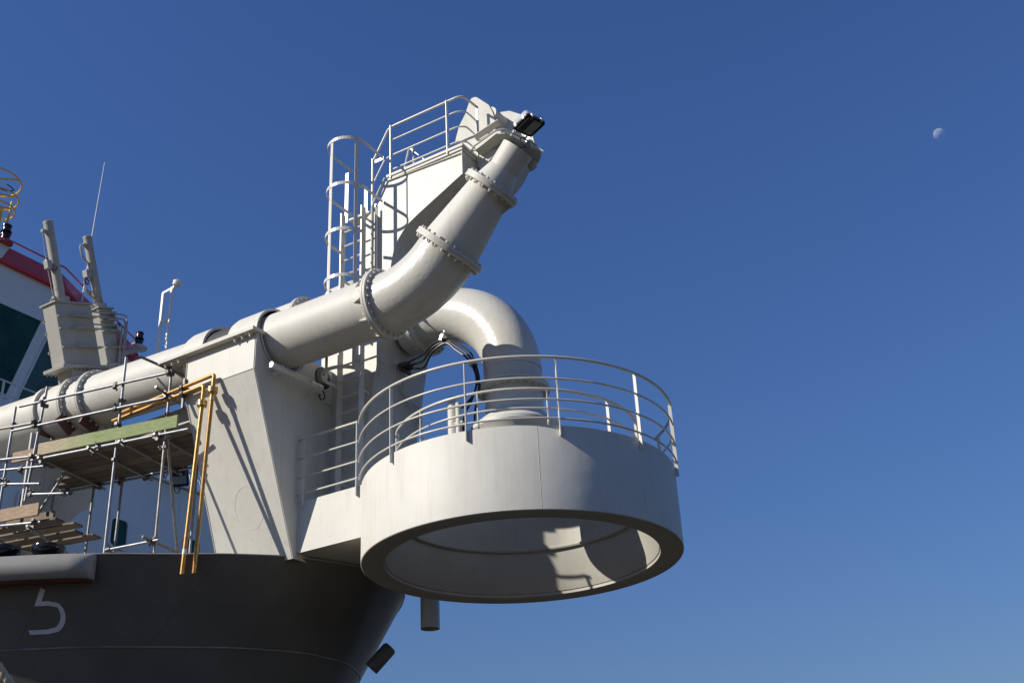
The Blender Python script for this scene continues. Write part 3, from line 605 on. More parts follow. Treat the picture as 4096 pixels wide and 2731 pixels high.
# ------------------------------------------------------------------ gate valves
def gate_valve(label, c0, hw2, th, extra):
    ang = R(109.5); a = V((0, math.cos(ang), math.sin(ang))); y = V((0, math.sin(ang), -math.cos(ang))); n = V((1, 0, 0)); c0 = V(c0)
    t = thing('gate_valve', c0 - a * .5, label, 'gate valve', 'gate valves on the pipes')
    H = 1.26
    s = MB(); s.obox(c0 + a * H / 2, a * H / 2, y * hw2, n * th); s.build('valve_body', PV, t, smooth=False, bev=.012)
    for hh in (.355, .73, .975):
        m = MB(); m.prism([c0 + a * hh + n * th - y * (hw2 * .45), c0 + a * hh + n * th + y * (hw2 + .02), c0 + a * hh + n * (th + .13) + y * (hw2 + .02), c0 + a * hh + n * (th + .13) - y * (hw2 * .2)], a * .022)
        m.prism([c0 + a * hh + n * th - y * (hw2 + .0), c0 + a * hh + n * th - y * (hw2 * .45), c0 + a * hh + n * (th + .035) - y * (hw2 * .45), c0 + a * hh + n * (th + .05) - y * (hw2 + .0)], a * .022)
        m.build('stiffener', PV, t, smooth=False)
        m = MB(); m.prism([c0 + a * hh - n * th - y * (hw2 + .02), c0 + a * hh - n * th + y * (hw2 + .02), c0 + a * hh - n * (th + .15) + y * hw2, c0 + a * hh - n * (th + .15) - y * (hw2 * .8)], a * .022)
        m.build('stiffener', PV, t, smooth=False)
    m = MB(); m.obox(c0 + a * (H + .015), a * .016, y * (hw2 + .03), n * (th + .05)); m.build('cover_plate', PV, t, smooth=False, bev=.004)
    m = MB(); m.obox(c0 - a * .03, a * .032, y * (hw2 + .13), n * (th + .11))
    for i in range(12):
        for sgn in (-1, 1): m.bolt(c0 - a * .06 + y * (-1 + 2 * i / 11) * (hw2 + .08) + n * sgn * (th + .07), -a, .02, .04)
    m.build('base_flange', PV, t, smooth=False, bev=.004)
    m = MB(); m.lathe([(.02, 0), (.05, 0), (.05, .018), (.02, .018)], c0 + a * (H + .08) - y * (hw2 * .75), n, 14, close=True); m.obox(c0 + a * (H + .05) - y * (hw2 * .75), a * .03, y * .06, n * .012); m.build('lifting_eye', PV, t)
    m = MB(); m.obox(c0 - a * .36, a * .3, y * (hw2 * .75), n * (th + .02)); m.build('neck', PV, t, smooth=False)
    m = MB(); m.obox(c0 - a * .48 - y * (hw2 * .8) + n * .05, a * .14, y * .02, n * .11); m.lathe([(0, -.05), (.06, -.05), (.06, .04), (0, .04)], c0 - a * .5 - y * (hw2 * .8) + n * .06, y, 14); m.build('hinge_lug', PV, t, smooth=False)
    m = MB(); b = c0 + a * (H + .03) - y * (.12 if hw2 > .3 else -.05)
    m.tube([b, b + a * .13], .165, 28); m.tube([b + a * .13, b + a * 1.70], .094, 28); m.lathe([(0, 1.72), (.082, 1.72), (.096, 1.71), (.098, 1.66), (.094, 1.66)], b, a, 28); m.lathe([(.094, .3), (.099, .3), (.099, .32), (.094, .32)], b, a, 28); m.build('hydraulic_cylinder', PV, t)
    if extra == 1:
        for hh, k in ((1.5, .045), (.12, .05)):
            m = MB(); m.obox(b + a * hh - y * .14, a * .03, y * k, n * .04); m.build('cable_gland', PV, t, smooth=False, bev=.01)
        m = MB(); m.obox(b + a * .8 - y * .17, a * .085, y * .055, n * .06); m.build('sensor_box', PV, t, smooth=False, bev=.01)
        m = MB(); m.tube([b + a * 1.48 - y * .165, b + a * .88 - y * .19], .011, 6); m.tube([b + a * .72 - y * .19, b + a * .13 - y * .16], .011, 6); m.build('conduit', PV, t)
        m = MB(); m.tube(smooth_path([b + a * .72 - y * .15, b + a * .66 - y * .1 + n * .08, b + a * .74 - y * .04 + n * .1], 5), .008, 6); m.build('sensor_cable', BLACK, t)
    else:
        m = MB(); m.obox(b + a * 1.5 - y * .13, a * .035, y * .04, n * .04); m.build('cable_gland', PV, t, smooth=False, bev=.01)
        m = MB(); m.obox(b + a * .82 - y * .17, a * .085, y * .08, n * .07); m.build('sensor_box', PV, t, smooth=False, bev=.01)
        m = MB(); m.tube(smooth_path([b + a * 1.5 - y * .13, b + a * 1.49 - y * .22, b + a * 1.38 - y * .25, b + a * 1.2 - y * .22, b + a * 1.1 - y * .12, b + a * .9 - y * .11], 6), .02, 8); m.tube(smooth_path([b + a * .74 - y * .12, b + a * .5 - y * .1, b + a * .3 - y * .13, b + a * .08 - y * .1], 6), .017, 8); m.build('conduit', PV, t)
        m = MB(); m.tube(smooth_path([b + a * .74 - y * .22, b + a * .68 - y * .27, b + a * .58 - y * .22, b + a * .64 - y * .17, b + a * .72 - y * .22], 6), .013, 8); m.build('sensor_cable', BLACK, t)
        m = MB(); m.tube(fillet([b + a * .68 - y * .3, b + a * .36 - y * .28, b + a * .25 - y * .05, b + a * .2 - y * .02], .08), .02, 8); m.tube(fillet([b + a * .42 - y * .34, b + a * .4 - y * .15 + n * .05, b + a * .3 + y * .0 + n * .12, b + a * .05 + y * .02 + n * .12], .08), .017, 8); m.build('return_line', PV, t)
        for k, hh in enumerate((1.14, 1.04, .86, .76)):
            e = .56 - .08 * k if k < 2 else .44 - .05 * k
            m = MB(); p0 = c0 + a * hh + n * (th + .06); m.tube(fillet([p0 - y * .55, p0 + y * .2, p0 + y * e - a * .02, V((p0.x, (p0 + y * e).y + .05, 10.4))], .2), .02, 8); m.build('pressure_line', PV, t)
            m = MB(); m.obox(p0 + y * .17, a * .04, y * .025, n * .05); m.build('line_clip', PV, t, smooth=False)
        for hh in (.9, .55): 
            m = MB(); m.lathe([(0, 0), (.045, 0), (.045, .06), (0, .06)], c0 + a * hh + y * (hw2 + .08) + n * th, n, 12); m.build('gauge', BLACK, t)
    return t
gate_valve('nearer tall gate valve with ribbed box body on the discharge pipe', (-8.58, -2.11, 10.335), .437, .18, 1)
gate_valve('farther gate valve with curved pressure lines, partly hidden by the ribbed one', (-10.2, -.13, 11.6), .19, .22, 2)

# ------------------------------------------------------------------ deckhouse and wheelhouse
dh = thing('deckhouse', (-21, 1, 5.6), 'white lower deckhouse with small rounded windows behind the scaffold', 'deckhouse')
s = MB(); s.box(-27, -17, -7.2, 11.2, 5.6, 12.78); s.build('house_wall', WHITE, dh, smooth=False, bev=.03)
s = MB(); s.box(-27.1, -16.9, -7.3, 11.3, 12.78, 12.84); s.build('roof_lip', WHITE, dh, smooth=False)
s = MB()
for y in (3.2, 4.5, 7.55, 8.45): s.obox((-16.995, y, 9.2), (.012, 0, 0), (0, .05, 0), (0, 0, 3.55))
s.build('plate_seam', WHITE, dh, smooth=False, bev=.01)
for y0, y1, z0, z1 in ((5.93, 6.5, 10.42, 11.2), (8.72, 9.28, 10.48, 11.27), (2.9, 3.46, 10.35, 11.12)):
    def rrect(gr, x):
        p = []; r = .12 + gr
        for sy, sz, a0 in ((1, 1, 0), (-1, 1, 90), (-1, -1, 180), (1, -1, 270)):
            for k in range(6):
                a = R(a0 + 18 * k); p.append(V((x, (y0 + y1) / 2 + sy * ((y1 - y0) / 2 + gr - r) + r * math.cos(a), (z0 + z1) / 2 + sz * ((z1 - z0) / 2 + gr - r) + r * math.sin(a))))
        return p
    s = MB(); r1, r2, r3, r4 = rrect(.07, -16.99), rrect(.07, -16.93), rrect(0, -16.93), rrect(0, -16.99); k = len(r1)
    s.add(r1 + r2 + r3 + r4, [(i * k + j, i * k + (j + 1) % k, (i + 1) * k + (j + 1) % k, (i + 1) * k + j) for i in range(3) for j in range(k)])
    wf = s.build('window', WHITE, dh, ang=40)
    s = MB(); s.add(rrect(0, -16.975), [tuple(range(k))]); s.build('pane', GLASS, wf, smooth=False)

wh = thing('wheelhouse', (-20, 0, 12.84), 'white wheelhouse with leaning dark green windows and a red roof edge', 'wheelhouse')
bot = [(-17.0, 2.0), (-17.0, -6), (-20, -9), (-24, -9), (-24, 6.6), (-19.0, 6.2)]
top = [(-16.75, 3.15), (-16.75, -6.6), (-20, -9.8), (-24, -9.8), (-24, 7.8), (-18.7, 7.6)]
zb, zt = 12.86, 17.15
s = MB(); nb = len(bot)
s.add([(x, y, zb) for x, y in bot] + [(x, y, zt) for x, y in top], [tuple(range(nb)), tuple(range(nb, 2 * nb))] + [(i, (i + 1) % nb, (i + 1) % nb + nb, i + nb) for i in range(nb)])
s.build('house_wall', WHITE, wh, smooth=False)
def wall_pt(i, u, v, off):
    j = (i + 1) % nb; a, b = V((*bot[i], zb)), V((*bot[j], zb)); c, d = V((*top[i], zt)), V((*top[j], zt))
    p = a.lerp(b, u).lerp(c.lerp(d, u), v); nn = (b - a).cross(c - a).normalized()
    cen = V((-21, -1.5, 15)); nn = nn if nn.dot(p - cen) > 0 else -nn
    return p + nn * off
def window(i, u0, u1, v0, v1):
    cs = [(u0, v0), (u1, v0), (u1, v1), (u0, v1)]
    m = MB(); g2 = .012; o4 = [(u0 - g2, v0 - g2), (u1 + g2, v0 - g2), (u1 + g2, v1 + g2), (u0 - g2, v1 + g2)]
    vs = [wall_pt(i, *p, .0) for p in o4] + [wall_pt(i, *p, .04) for p in o4] + [wall_pt(i, *p, .04) for p in cs] + [wall_pt(i, *p, .0) for p in cs]
    m.add(vs, [(k * 4 + j, k * 4 + (j + 1) % 4, (k + 1) * 4 + (j + 1) % 4, (k + 1) * 4 + j) for k in range(3) for j in range(4)])
    f_ = m.build('window', WHITE, wh, smooth=False)
    m = MB(); m.add([wall_pt(i, *p, .012) for p in cs], [(0, 1, 2, 3)]); m.build('pane', GLASS, f_, smooth=False)
window(0, .02, .44, .16, .735); window(0, .48, .96, .16, .735); window(5, .06, .46, .16, .735); window(5, .52, .94, .16, .735)
# red visor: leaning fascia with a bright lower lip
def ringpts(pl, g3, z):
    c = V((-20.5, -1.6, 0)); return [V((c.x + (x - c.x) * (1 + g3), c.y + (y - c.y) * (1 + g3), z)) for x, y in pl]
def band(name, rings, m):
    b = MB(); k = len(rings[0]); b.add([p for r_ in rings for p in r_], [(i * k + j, i * k + (j + 1) % k, (i + 1) * k + (j + 1) % k, (i + 1) * k + j) for i in range(len(rings) - 1) for j in range(k)]); return b
band('x', [ringpts(top, .0, 17.13), ringpts(top, .035, 17.13), ringpts(top, .035, 17.21)], RED).build('roof_lip', RED, wh, smooth=False)
b = band('x', [ringpts(top, .033, 17.21), ringpts(top, .012, 17.45), ringpts(top, -.01, 17.74)], REDD); k = len(top); b.add(ringpts(top, -.01, 17.74), [tuple(range(k))]); b.build('roof_fascia', REDD, wh, smooth=False)
s = MB(); rp_ = ringpts(top, .0, 17.95); s.tube(rp_, .025, 8, closed=True)
s.build('roof_rail', REDD, wh)
s = MB()
for p in [(-16.85, 2.6), (-16.85, 0.2), (-18.3, 4.9)]: s.box(p[0] - .02, p[0] + .02, p[1] - .05, p[1] + .05, 17.7, 17.97)
s.build('rail_stanchion', WHITE, wh, smooth=False)
# railing on the deck before the wheelhouse
rails = [('handrail', [(-15.99, -6, 13.46), (-15.99, 3.6, 13.46)], .025), ('mid_rail', [(-15.99, -6, 13.1), (-15.99, 3.6, 13.1)], .018)]
t = thing('deck_railing', (-16, 0, 12.8), 'white railing on the deck below the wheelhouse windows', 'railing')
for kd, p, r in rails: MB().tube(p, r, 8).build(kd, WHITE, t)
for y in (-5, -2, 1.3, 3.3): MB().bar((-16, y, 12.5), (-16, y, 13.46), .06, .02, (0, 1, 0)).build('post', WHITE, t, smooth=False)
s = MB(); s.box(-17, -15.9, -6.5, 3.8, 12.5, 12.56); s.build('deck_edge', WHITE, t, smooth=False)

# signal lamps
def lamp_stack(name, label, x, y, z, k, cols, cat='signal lamp'):
    t = thing(name, (x, y, z), label, cat)
    for i in range(2):
        zz = z + .31 * k * i
        m = MB(); m.lathe([(0, 0), (.16 * k, 0), (.17 * k, .03 * k), (.12 * k, .05 * k), (.115 * k, .2 * k), (.14 * k, .22 * k), (.14 * k, .25 * k), (.1 * k, .29 * k), (0, .3 * k)], (x, y, zz), (0, 0, 1), 24); m.build('lamp_housing', cols[i], t, ang=30)
        m = MB(); m.lathe([(.118 * k, .07 * k), (.125 * k, .12 * k), (.118 * k, .18 * k)], (x, y, zz), (0, 0, 1), 24); m.build('lamp_lens', cols[i + 2], t)
    return t
t = lamp_stack('signal_lamp', 'glossy black double signal lamp on a red and white bracket by the wheelhouse roof', -16.6, 1.05, 17.72, .93, (BLKGL, BLKGL, BLKGL, BLKGL))
s = MB(); s.lathe([(0, -.05), (.22, -.05), (.22, 0), (0, 0)], (-16.6, 1.05, 17.72), (0, 0, 1), 24); s.box(-17.3, -16.62, .72, 1.2, 17.675, 17.7); s.build('bracket_plate', REDD, t, ang=30)
s = MB(); s.prism([(-16.62, .8, 17.66), (-16.62, 1.25, 17.66), (-16.62, .98, 17.05)], (-.03, 0, 0)); s.prism([(-16.63, .96, 17.66), (-17.2, .96, 17.66), (-17.1, .96, 17.1)], (0, .02, 0)); s.build('bracket_gusset', WHITE, t, smooth=False)
t = lamp_stack('navigation_lamp', 'dark green and black double navigation lamp on a white disc bracket', -17, 6.26, 16.68, .88, (GREEN, BLKGL, GREEN, LRED))
s = MB(); s.lathe([(0, -.03), (.27, -.03), (.27, 0), (0, 0)], (-17, 6.26, 16.68), (0, 0, 1), 28); s.bar((-17, 6.26, 16.64), (-19.2, 5.9, 16.5), .2, .03, (0, 1, 0)); s.build('bracket_disc', WHITE, t, ang=30)
s = MB(); s.tube([(-17.05, 6.3, 16.5), (-19.2, 6.1, 15.9)], .03, 8); s.tube([(-17, 6.1, 16.42), (-17, 6.62, 16.3)], .022, 8); s.build('bracket_strut', REDD, t)
# whip antenna
t = thing('whip_antenna', (-17, 4.1, 17.6), 'long thin white whip antenna rising above the wheelhouse', 'antenna')
MB().tube([(-17.0, 4.04, 17.3), (-17, 4.1, 18.75), (-17.0, 4.1, 19.6)], .026, 8).build('antenna_base', WHITE, t); MB().tube([(-17.0, 4.1, 19.6), (-17.0, 4.21, 22.33)], [.018, .012], 8).build('antenna_whip', WHITE, t)
s = MB(); s.bar((-17, 4.04, 17.35), (-17.8, 4.0, 17.35), .1, .04, (0, 0, 1)); s.build('antenna_foot', WHITE, t, smooth=False)
# yellow mast
t = thing('yellow_mast', (-18, 1.0, 17.6), 'yellow mast with round guard hoops at the left edge', 'mast')
s = MB(); s.tube([(-18, .75, 17.4), (-18, .75, 22.5)], .1, 16); s.build('mast_pole', YEL, t)
for z, r, cx in ((20.45, .8, 1.3), (19.98, .62, 1.5), (19.6, .55, 1.53)):
    MB().tube(arc((-18.1, cx), r, 0, 360, z, 48)[:-1], .024, 8, closed=True).build('guard_hoop', YEL, t)
s = MB(); s.tube([(-17.98, 1.95, 20.05), (-17.95, 1.88, 19.1), (-17.95, 1.85, 17.6)], .035, 8); s.tube([(-18.1, .75, 20.3), (-17.4, 1.7, 20.44)], .03, 8); s.tube([(-18.1, .75, 19.9), (-17.6, 1.8, 19.98)], .03, 8); s.tube([(-18.1, .75, 19.4), (-17.7, 1.75, 19.6)], .03, 8); s.build('guard_bar', YEL, t)
s = MB(); s.box(-18.3, -18.0, 1.1, 1.72, 19.2, 19.75); s.box(-18.3, -17.9, 1.5, 2.0, 18.35, 18.75); s.build('mast_plate', YEL, t, smooth=False)
s = MB(); s.tube(smooth_path([(-18, .7, 20.4), (-18, 1.5, 20.3), (-18, 1.8, 20.36), (-18, 1.95, 20.48), (-18, 1.7, 20.55)], 6), .02, 6); s.build('mast_cable', BLACK, t)
# small white lamp mast behind the pipe
t = thing('lamp_mast', (-9.25, .5, 10.9), 'narrow white ladder mast with a small lamp on top, behind the pipe', 'lamp mast')
for x in (-9.4, -9.13): MB().bar((x, .5, 10.9), (x + .02, .5, 13.5 - (.06 if x < -9.3 else 0)), .06, .05, (1, 0, 0)).build('upright', WHITE, t, smooth=False)
for z in (11.9, 12.68, 13.44): MB().bar((-9.4, .5, z), (-9.11, .5, z + .03), .05, .04, (0, 0, 1)).build('crossbar', WHITE, t, smooth=False)
s = MB(); s.bar((-9.13, .5, 13.4), (-8.98, .5, 13.55), .06, .04, (0, 1, 0)); s.lathe([(0, 0), (.09, 0), (.1, .02), (.1, .1), (.05, .13), (0, .13)], (-8.97, .5, 13.5), (.2, 0, 1), 20); s.build('lamp_head', WHITE, t, ang=30)

# floodlight and lattice mast on the deckhouse roof
t2, _, _ = floodlight('floodlight', 'floodlight tilted down over the edge of the white deckhouse roof', (-16.7, 8.02, 12.95), (.55, -.45, -.6), (0, .5, .35), .27, .3, .24, 'floodlights')
s = MB(); s.bar((-17, 7.75, 12.84), (-16.9, 7.75, 13.15), .07, .02, (0, 1, 0)); s.bar((-17, 8.35, 12.84), (-16.9, 8.35, 13.2), .07, .02, (0, 1, 0)); s.build('yoke', WHITE, t2, smooth=False)
s = MB(); s.tube([V((-16.75, 8.02 + .1 * math.cos(R(a)), 12.58 + .13 * math.sin(R(a)))) for a in range(0, 360, 15)], .014, 6, closed=True); s.build('cable_loop', BLACK, t2)
t = thing('lattice_mast', (-24, 14, 12), 'pale blue grey lattice boom seen beyond the deckhouse roof', 'lattice boom')
for dy, dz in ((0, 0), (.0, .55), (.35, -.45)):
    MB().tube([(-24, 12.8, 17.4 - dz), (-24, 17.5, 16.4 - dz * 1.2)], .04, 6).build('chord', WHITE, t)
s = MB()
for i in range(8): 
    y = 12.9 + i * .55; z0 = 17.4 - (y - 12.8) * .213
    s.tube([(-24, y, z0), (-24, y + .28, z0 - .65)], .025, 6); s.tube([(-24, y + .28, z0 - .65), (-24, y + .55, z0 - .12)], .025, 6)
s.build('lacing', WHITE, t)
s = MB(); s.box(-24.3, -24, 13.3, 13.6, 11.5, 17.3); s.box(-24.3, -24, 14.9, 15.15, 11.5, 16.6); s.build('boom_support', WHITE, t, smooth=False)

# ------------------------------------------------------------------ deck fairlead rollers
for x, y, lb in ((-6.56, -3.72, 'black mushroom shaped roller standing on the fender end, clear of the frame edge'), (-7.13, -4.1, 'black mushroom shaped roller cut by the picture edge')):
    s = MB(); s.lathe([(0, 5.66), (.16, 5.66), (.16, 5.72), (.19, 5.8), (.25, 5.88), (.27, 5.94), (.26, 5.98), (.2, 6.0), (.08, 6.0), (0, 5.98)], (x, y, 0), (0, 0, 1), 36)
    tag(s.build('mooring_roller', BLKGL, ang=50), lb, 'roller', 'mooring rollers')
# mooring rope in the lower left corner
s = MB(); a, b = V((-3.2, -5.6, 4.05)), V((2.2, -11.0, .85)); b = V((-1.36, -7.68, 2.44)) + (V((-1.36, -7.68, 2.44)) - V((-1.475, -7.95, 2.78))).normalized() * 3; a = V((-1.475, -7.95, 2.78)) - (V((-1.36, -7.68, 2.44)) - V((-1.475, -7.95, 2.78))).normalized() * 2.5
d = b - a; u = d.orthogonal().normalized(); v = d.normalized().cross(u)
for k in range(3):
    ps = []
    for i in range(121):
        ang = 2 * math.pi * (k / 3 + i / 121 * 26); ps.append(a + d * (i / 120) + (u * math.cos(ang) + v * math.sin(ang)) * .022)
    s.tube(ps, .026, 8)
tag(s.build('mooring_rope', ROPE), 'tan twisted mooring rope crossing the lower left corner', 'rope')

# ------------------------------------------------------------------ scaffold
SA = R(12); SX, SN = V((math.cos(SA), math.sin(SA), 0)), V((math.sin(SA), -math.cos(SA), 0))   # along, outward
S0 = V((-6.015, -2.858, 0)); K = 1.0278
def sp_(x, off, z):                    # point on the scaffold: ship x on the outer row, metres inboard, height
    return S0 + SX * ((x + 5.6) / math.cos(SA) * K) - SN * off * K + V((0, 0, z * K))
def pole(label, p, q, clamps=(), m=GALV, r=.0242):
    p, q = V(p), V(q); s = MB(); d = (q - p).normalized(); L = (q - p).length
    s.tube([p, q, q, q - d * .08], [r, r, r * .84, r * .84], 14); s.tube([p + d * .08, p, p - d * .0005], [r * .84, r * .84, r], 14, cap=False)
    o = s.build('scaffold_tube', m); tag(o, label, 'scaffold tube', 'scaffold tubes')
    for f in clamps:
        c = p + d * (f if f >= 0 else L + f); e = MB(); u = d.orthogonal().normalized(); v = d.cross(u)
        e.lathe([(r, -.03), (r + .016, -.03), (r + .016, .03), (r, .03)], c, d, 14)
        a_ = random.uniform(0, 6.28); k = u * math.cos(a_) + v * math.sin(a_); k2 = d.cross(k)
        e.obox(c + k * (r + .03), k * .026, k2 * .03, d * .028); e.tube([c + k * (r + .02) + k2 * .03, c + k * (r + .05) + k2 * .085], .008, 6); e.bolt(c + k * (r + .03) + k2 * .03, k2, .017, .05)
        e.obox(c - k * (r + .018), k * .014, k2 * .022, d * .024)
        e.build('clamp', CLAMP, o, ang=30)
    return o
O = 0
# standards
pole('bright tall scaffold standard in the middle of the outer row', sp_(-5.80, O, 5.42), sp_(-5.79, O, 9.3), (.22, 2.05, 2.7, 3.15))
pole('scaffold standard of the outer row nearest the pedestal, with the diagonal brace', sp_(-4.87, O, 5.42), sp_(-4.855, O, 8.86), (.25, 2.1, 2.7, -.08), RUSTG)
pole('hanging scaffold standard with an open lower end, left of the middle one', sp_(-7.50, O, 6.99), sp_(-7.37, O, 9.07), (.75, 1.4, 1.78))
pole('leftmost outer scaffold standard with its top in front of the pipe', sp_(-8.03, O, 5.42), sp_(-7.99, O, 8.81), (1.4, 2.1, -.35))
I1 = 1.4
pole('dark inner scaffold standard with a bright lower end, behind the middle one', sp_(-5.92 - .3 - 1.1, I1, 5.42), sp_(-7.28, I1, 7.85), (-.14,), RUSTG)
pole('dark inner scaffold standard beside the small rounded window', sp_(-6.72, I1, 5.42), sp_(-6.69, I1, 7.85), (-.14,), RUSTG)
pole('short bright scaffold standard just left of the pedestal foot', sp_(-5.2, I1, 5.42), sp_(-5.17, I1, 7.75), (), GALV)
pole('slanting scaffold brace from the working level down to the deck', sp_(-4.80, -.05, 7.68), sp_(-5.35, I1, 5.7), (.06,), RUSTG)
# ledgers
pole('top guard ledger from the pipe valves to the last standard', sp_(-7.86, -.05, 8.77), sp_(-4.80, -.05, 8.79), (.5, 2.05, -.06))
pole('middle guard ledger under the top one', sp_(-7.95, -.05, 8.325), sp_(-4.72, -.05, 8.335), (.5, 2.2, -.16))
pole('working level ledger under the green toe board', sp_(-7.45, -.05, 7.69), sp_(-4.40, -.05, 7.68), (.2, 1.4, 2.55))
pole('short guard ledger end crossing the pipe at the left edge', sp_(-9.5, -.02, 8.47), sp_(-7.38, -.05, 8.39), (-.1,), RUSTG)
pole('long low ledger under the boards, running to the pedestal', sp_(-8.1, I1 + .05, 7.69), sp_(-5.2, I1 + .05, 7.69), (.25, .85, 1.4, 2.3), RUSTG)
pole('level scaffold tube meeting the left end of the green toe board', sp_(-9.6, -.06, 7.95), sp_(-7.3, -.06, 7.745), (-.12,))
pole('level scaffold tube just under the left end of the boards', sp_(-9.6, .02, 7.8), sp_(-7.2, .0, 7.56), (-.5,))
pole('short bright level tube left of the hanging standard', sp_(-8.0, -.05, 7.36), sp_(-7.2, -.05, 7.23), (.1,))
pole('bright level tube whose end points at the white deckhouse', sp_(-7.45, .0, 7.1), sp_(-6.63, .0, 6.98), (.05, -.1))
pole('low kicker tube near the deck between the two tall standards', sp_(-5.74, -.05, 5.86), sp_(-4.78, -.05, 5.88), (.06, -.14))
pole('bright ledger below the lower left platform edge', sp_(-9.0, .0, 6.71), sp_(-7.12, .0, 6.565), (-.12,))
pole('dark ledger low behind the mooring rollers', sp_(-9.0, 1.3, 6.3), sp_(-7.55, 1.3, 6.27), (-.25,), RUSTG)
# transoms
def trans(label, x, z, a=-.18, b=1.6, cl=(.14, -.15)): return pole(label, sp_(x, a, z), sp_(x, b, z - .0), cl, RUSTG)
trans('transom tube under the right end of the boards', -4.95, 7.66)
trans('transom tube crossing under the boards right of the middle standard', -5.62, 7.66)
trans('transom tube crossing under the boards left of the middle standard', -6.22, 7.66)
trans('transom tube under the left end of the boards', -7.2, 7.66)
pole('guard transom slanting across in front of the pipe at the top of the scaffold', sp_(-5.2, -.1, 9.1) + V((-.12, -.15, .02)), sp_(-4.8, .32, 8.86), (-.3,), RUSTG)
pole('short upper transom stub pointing outward beside the gold pipes', sp_(-4.93, -.28, 8.45), sp_(-4.86, .5, 8.36), (.25,), RUSTG)
pole('low transom tube with an open end beside the pedestal foot', sp_(-4.98, -.18, 5.93), sp_(-4.6, .75, 5.72), (.2,), RUSTG)
pole('transom tube under the outer end of the lower left platform', sp_(-7.3, -.1, 6.5), sp_(-7.55, 1.6, 6.36), (.1, -.3), RUSTG)
pole('transom tube under the lower left platform at the picture edge', sp_(-8.1, -.1, 6.5), sp_(-8.3, 1.6, 6.36), (.1, -.3), RUSTG)
pole('thin dark inner standard behind the lower left platform', sp_(-8.1, 1.35, 5.42), sp_(-8.1, 1.35, 7.9), (.65,), RUSTG)
pole('leaning brace tube left of the hanging standard, over the pale plate', sp_(-8.0, .6, 6.6), sp_(-7.2, .6, 7.75), (), RUSTG)
# planks
def plank(name, label, x0, x1, o0, o1, z0, z1, m, group='scaffold boards', e=0):
    s = MB(); c = (sp_(x0, o0, z0) + sp_(x1, o1, z1)) / 2; L = (x1 - x0) / math.cos(SA) / 2 * K
    s.obox(c, SX * L + V((0, 0, e)), SN * (o1 - o0) / 2 * K, V((0, 0, (z1 - z0) / 2 * K)))
    o = s.build(name, m, smooth=False, bev=.006, loc=sp_(x0, o0, z0)); return tag(o, label, 'board', group)
plank('toe_board', 'green treated toe board standing on edge along the scaffold', -7.36, -4.64, -.03, .015, 7.77, 7.99, GRNBD)
plank('toe_board', 'pale brown toe board end left of the green board', -7.95, -7.42, .03, .07, 7.76, 7.95, BRNBD)
nm = ['outermost', 'second', 'third', 'fourth', 'fifth', 'innermost']
for i in range(6):
    plank('scaffold_board', f'{nm[i]} dark floor board of the long working level, counted from the green toe board', -7.35 - .12 * (i % 2) - .1 * i * (i > 3), -4.58 + .03 * ((i * 7) % 3), .03 + .235 * i, .25 + .235 * i, 7.72, 7.76, (PLANK, DIRTY, DIRTY, PLANK, DIRTY, DIRTY)[i])
plank('toe_board', 'brown toe board on edge at the lower left platform', -7.95, -7.16, -.05, -.005, 6.68, 6.9, BRNBD)
plank('toe_board', 'pale short toe board standing behind the brown one at lower left', -8.05, -7.1, .25, .3, 6.66, 6.84, PLANK)
for i in range(4):
    plank('scaffold_board', f'{nm[i]} weathered floor board of the lower left platform, counted from the brown toe board', -9.3, (-6.9, -6.75, -6.95, -6.8)[i], .08 + .28 * i, .31 + .28 * i, 6.6 - .02 * i, 6.64 - .02 * i, (DIRTY, PLANK, DIRTY, PLANK)[i])
# gold pipes with flanged unions
for lb, pts, fz in (('gold painted pipe with the higher elbow and union, farther right', [(-6.4, -2.72, 8.6), (-4.2, -2.74, 8.68), (-4.155, -2.74, 8.67), (-4.165, -2.74, 8.42), (-4.40, -2.63, 5.37)], 8.41),
                    ('gold painted pipe with the lower elbow and union, nearer the scaffold', [(-6.6, -2.72, 8.5), (-4.43, -2.72, 8.56), (-4.4, -2.72, 8.52), (-4.41, -2.72, 8.24), (-4.45, -2.83, 5.32)], 8.24)):
    s = MB(); s.tube(fillet(pts, .06, 6), .034, 14); o = s.build('gold_pipe', GOLD, ang=60); tag(o, lb, 'pipe', 'gold pipes beside the pedestal')
    e = MB(); c = V((pts[3][0], pts[3][1], fz)); e.lathe([(.03, -.06), (.055, -.06), (.085, -.05), (.085, -.015), (.07, -.01), (.085, -.005), (.085, .035), (.05, .05), (.03, .06)], c, (0, 0, 1), 24)
    for i in range(6): e.bolt(c + V((.066 * math.cos(i), .066 * math.sin(i), -.05)), (0, 0, -1), .013, .03)
    e.build('union', BRASS, o, ang=35)
    e = MB(); a, b = V(pts[-1]), V(pts[-2]); d = (b - a).normalized(); e.tube([a + d * .32, a + d * .4], .037, 14) if 'lower' in lb else e.tube([b - d * .12, b - d * .2], .04, 14); e.build('pipe_sleeve', WHITE if 'lower' in lb else BRASS, o)
s = MB()
for z in (8.655, 8.547): s.lathe([(.034, -.03), (.055, -.03), (.055, .03), (.034, .03)], (-4.9, -2.735 if z > 8.6 else -2.72, z), (1, 0, 0), 14); s.obox((-4.9, -2.69, z), (.03, 0, 0), (0, .04, 0), (0, 0, .04))
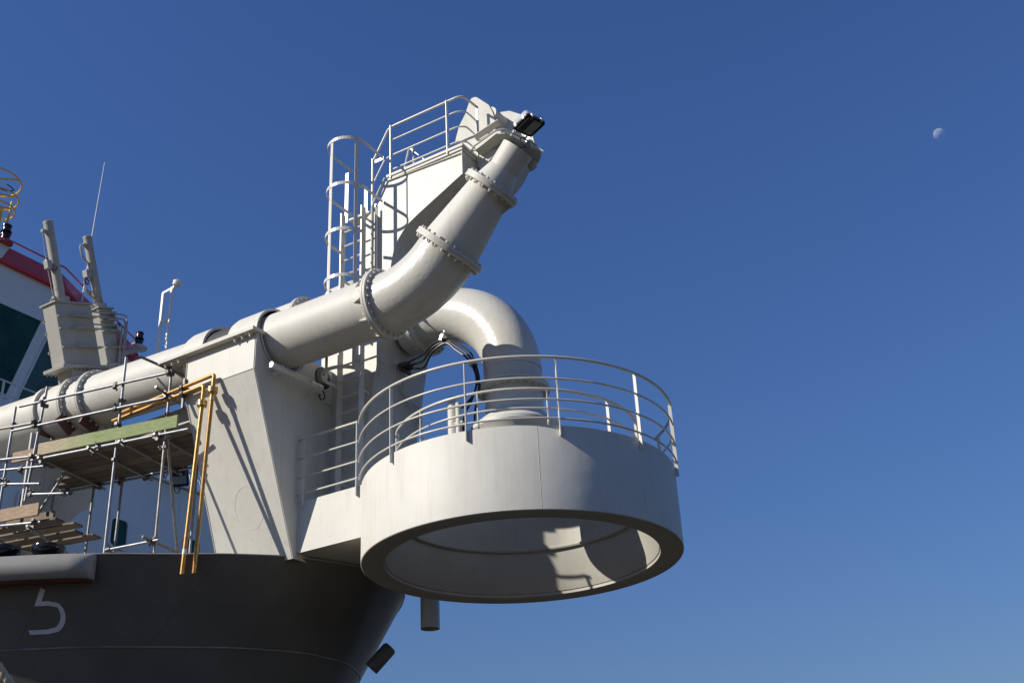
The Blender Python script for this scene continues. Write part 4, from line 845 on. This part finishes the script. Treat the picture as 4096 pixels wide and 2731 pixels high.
s.box(-4.935, -4.895, -2.7, -2.66, 8.3, 8.85)
tag(s.build('pipe_bracket', CLAMP, smooth=False), 'dark bracket clamping both gold pipes to the pedestal edge', 'bracket')

# ------------------------------------------------------------------ moon
md = bpy.data.materials.new('moon_dust'); md.use_nodes = True; n = md.node_tree.nodes; l = md.node_tree.links
n.remove(n['Principled BSDF']); tr = n.new('ShaderNodeBsdfTransparent'); df = n.new('ShaderNodeBsdfDiffuse'); ad = n.new('ShaderNodeAddShader')
tc = n.new('ShaderNodeTexCoord'); tn = n.new('ShaderNodeTexNoise'); tn.inputs['Scale'].default_value = .09; cr = n.new('ShaderNodeValToRGB')
cr.color_ramp.elements[0].position = .3; cr.color_ramp.elements[1].position = .7; cr.color_ramp.elements[0].color = (.11, .1, .085, 1); cr.color_ramp.elements[1].color = (.19, .175, .145, 1)
l.new(tc.outputs['Object'], tn.inputs['Vector']); l.new(tn.outputs['Fac'], cr.inputs[0]); l.new(cr.outputs[0], df.inputs['Color'])
l.new(tr.outputs[0], ad.inputs[0]); l.new(df.outputs[0], ad.inputs[1])
ge = n.new('ShaderNodeNewGeometry'); mxs = n.new('ShaderNodeMixShader'); l.new(ge.outputs['Backfacing'], mxs.inputs[0]); l.new(ad.outputs[0], mxs.inputs[1]); l.new(tr.outputs[0], mxs.inputs[2]); l.new(mxs.outputs[0], n['Material Output'].inputs['Surface'])
s = MB(); k = 24; rm = 15.0
vs = [(rm * math.sin(math.pi * i / k) * math.cos(2 * math.pi * j / 48), rm * math.sin(math.pi * i / k) * math.sin(2 * math.pi * j / 48), rm * math.cos(math.pi * i / k)) for i in range(k + 1) for j in range(48)]
s.add(vs, [(i * 48 + j, (i + 1) * 48 + j, (i + 1) * 48 + (j + 1) % 48, i * 48 + (j + 1) % 48) for i in range(k) for j in range(48)])
o = s.build('moon', md, loc=(0, 0, 0), ang=180); o.location = V((9.33, -15.5, 0)) + V((-.109512, .894868, .588119)) * 3000
tag(o, 'pale half moon in the blue sky at upper right', 'moon')
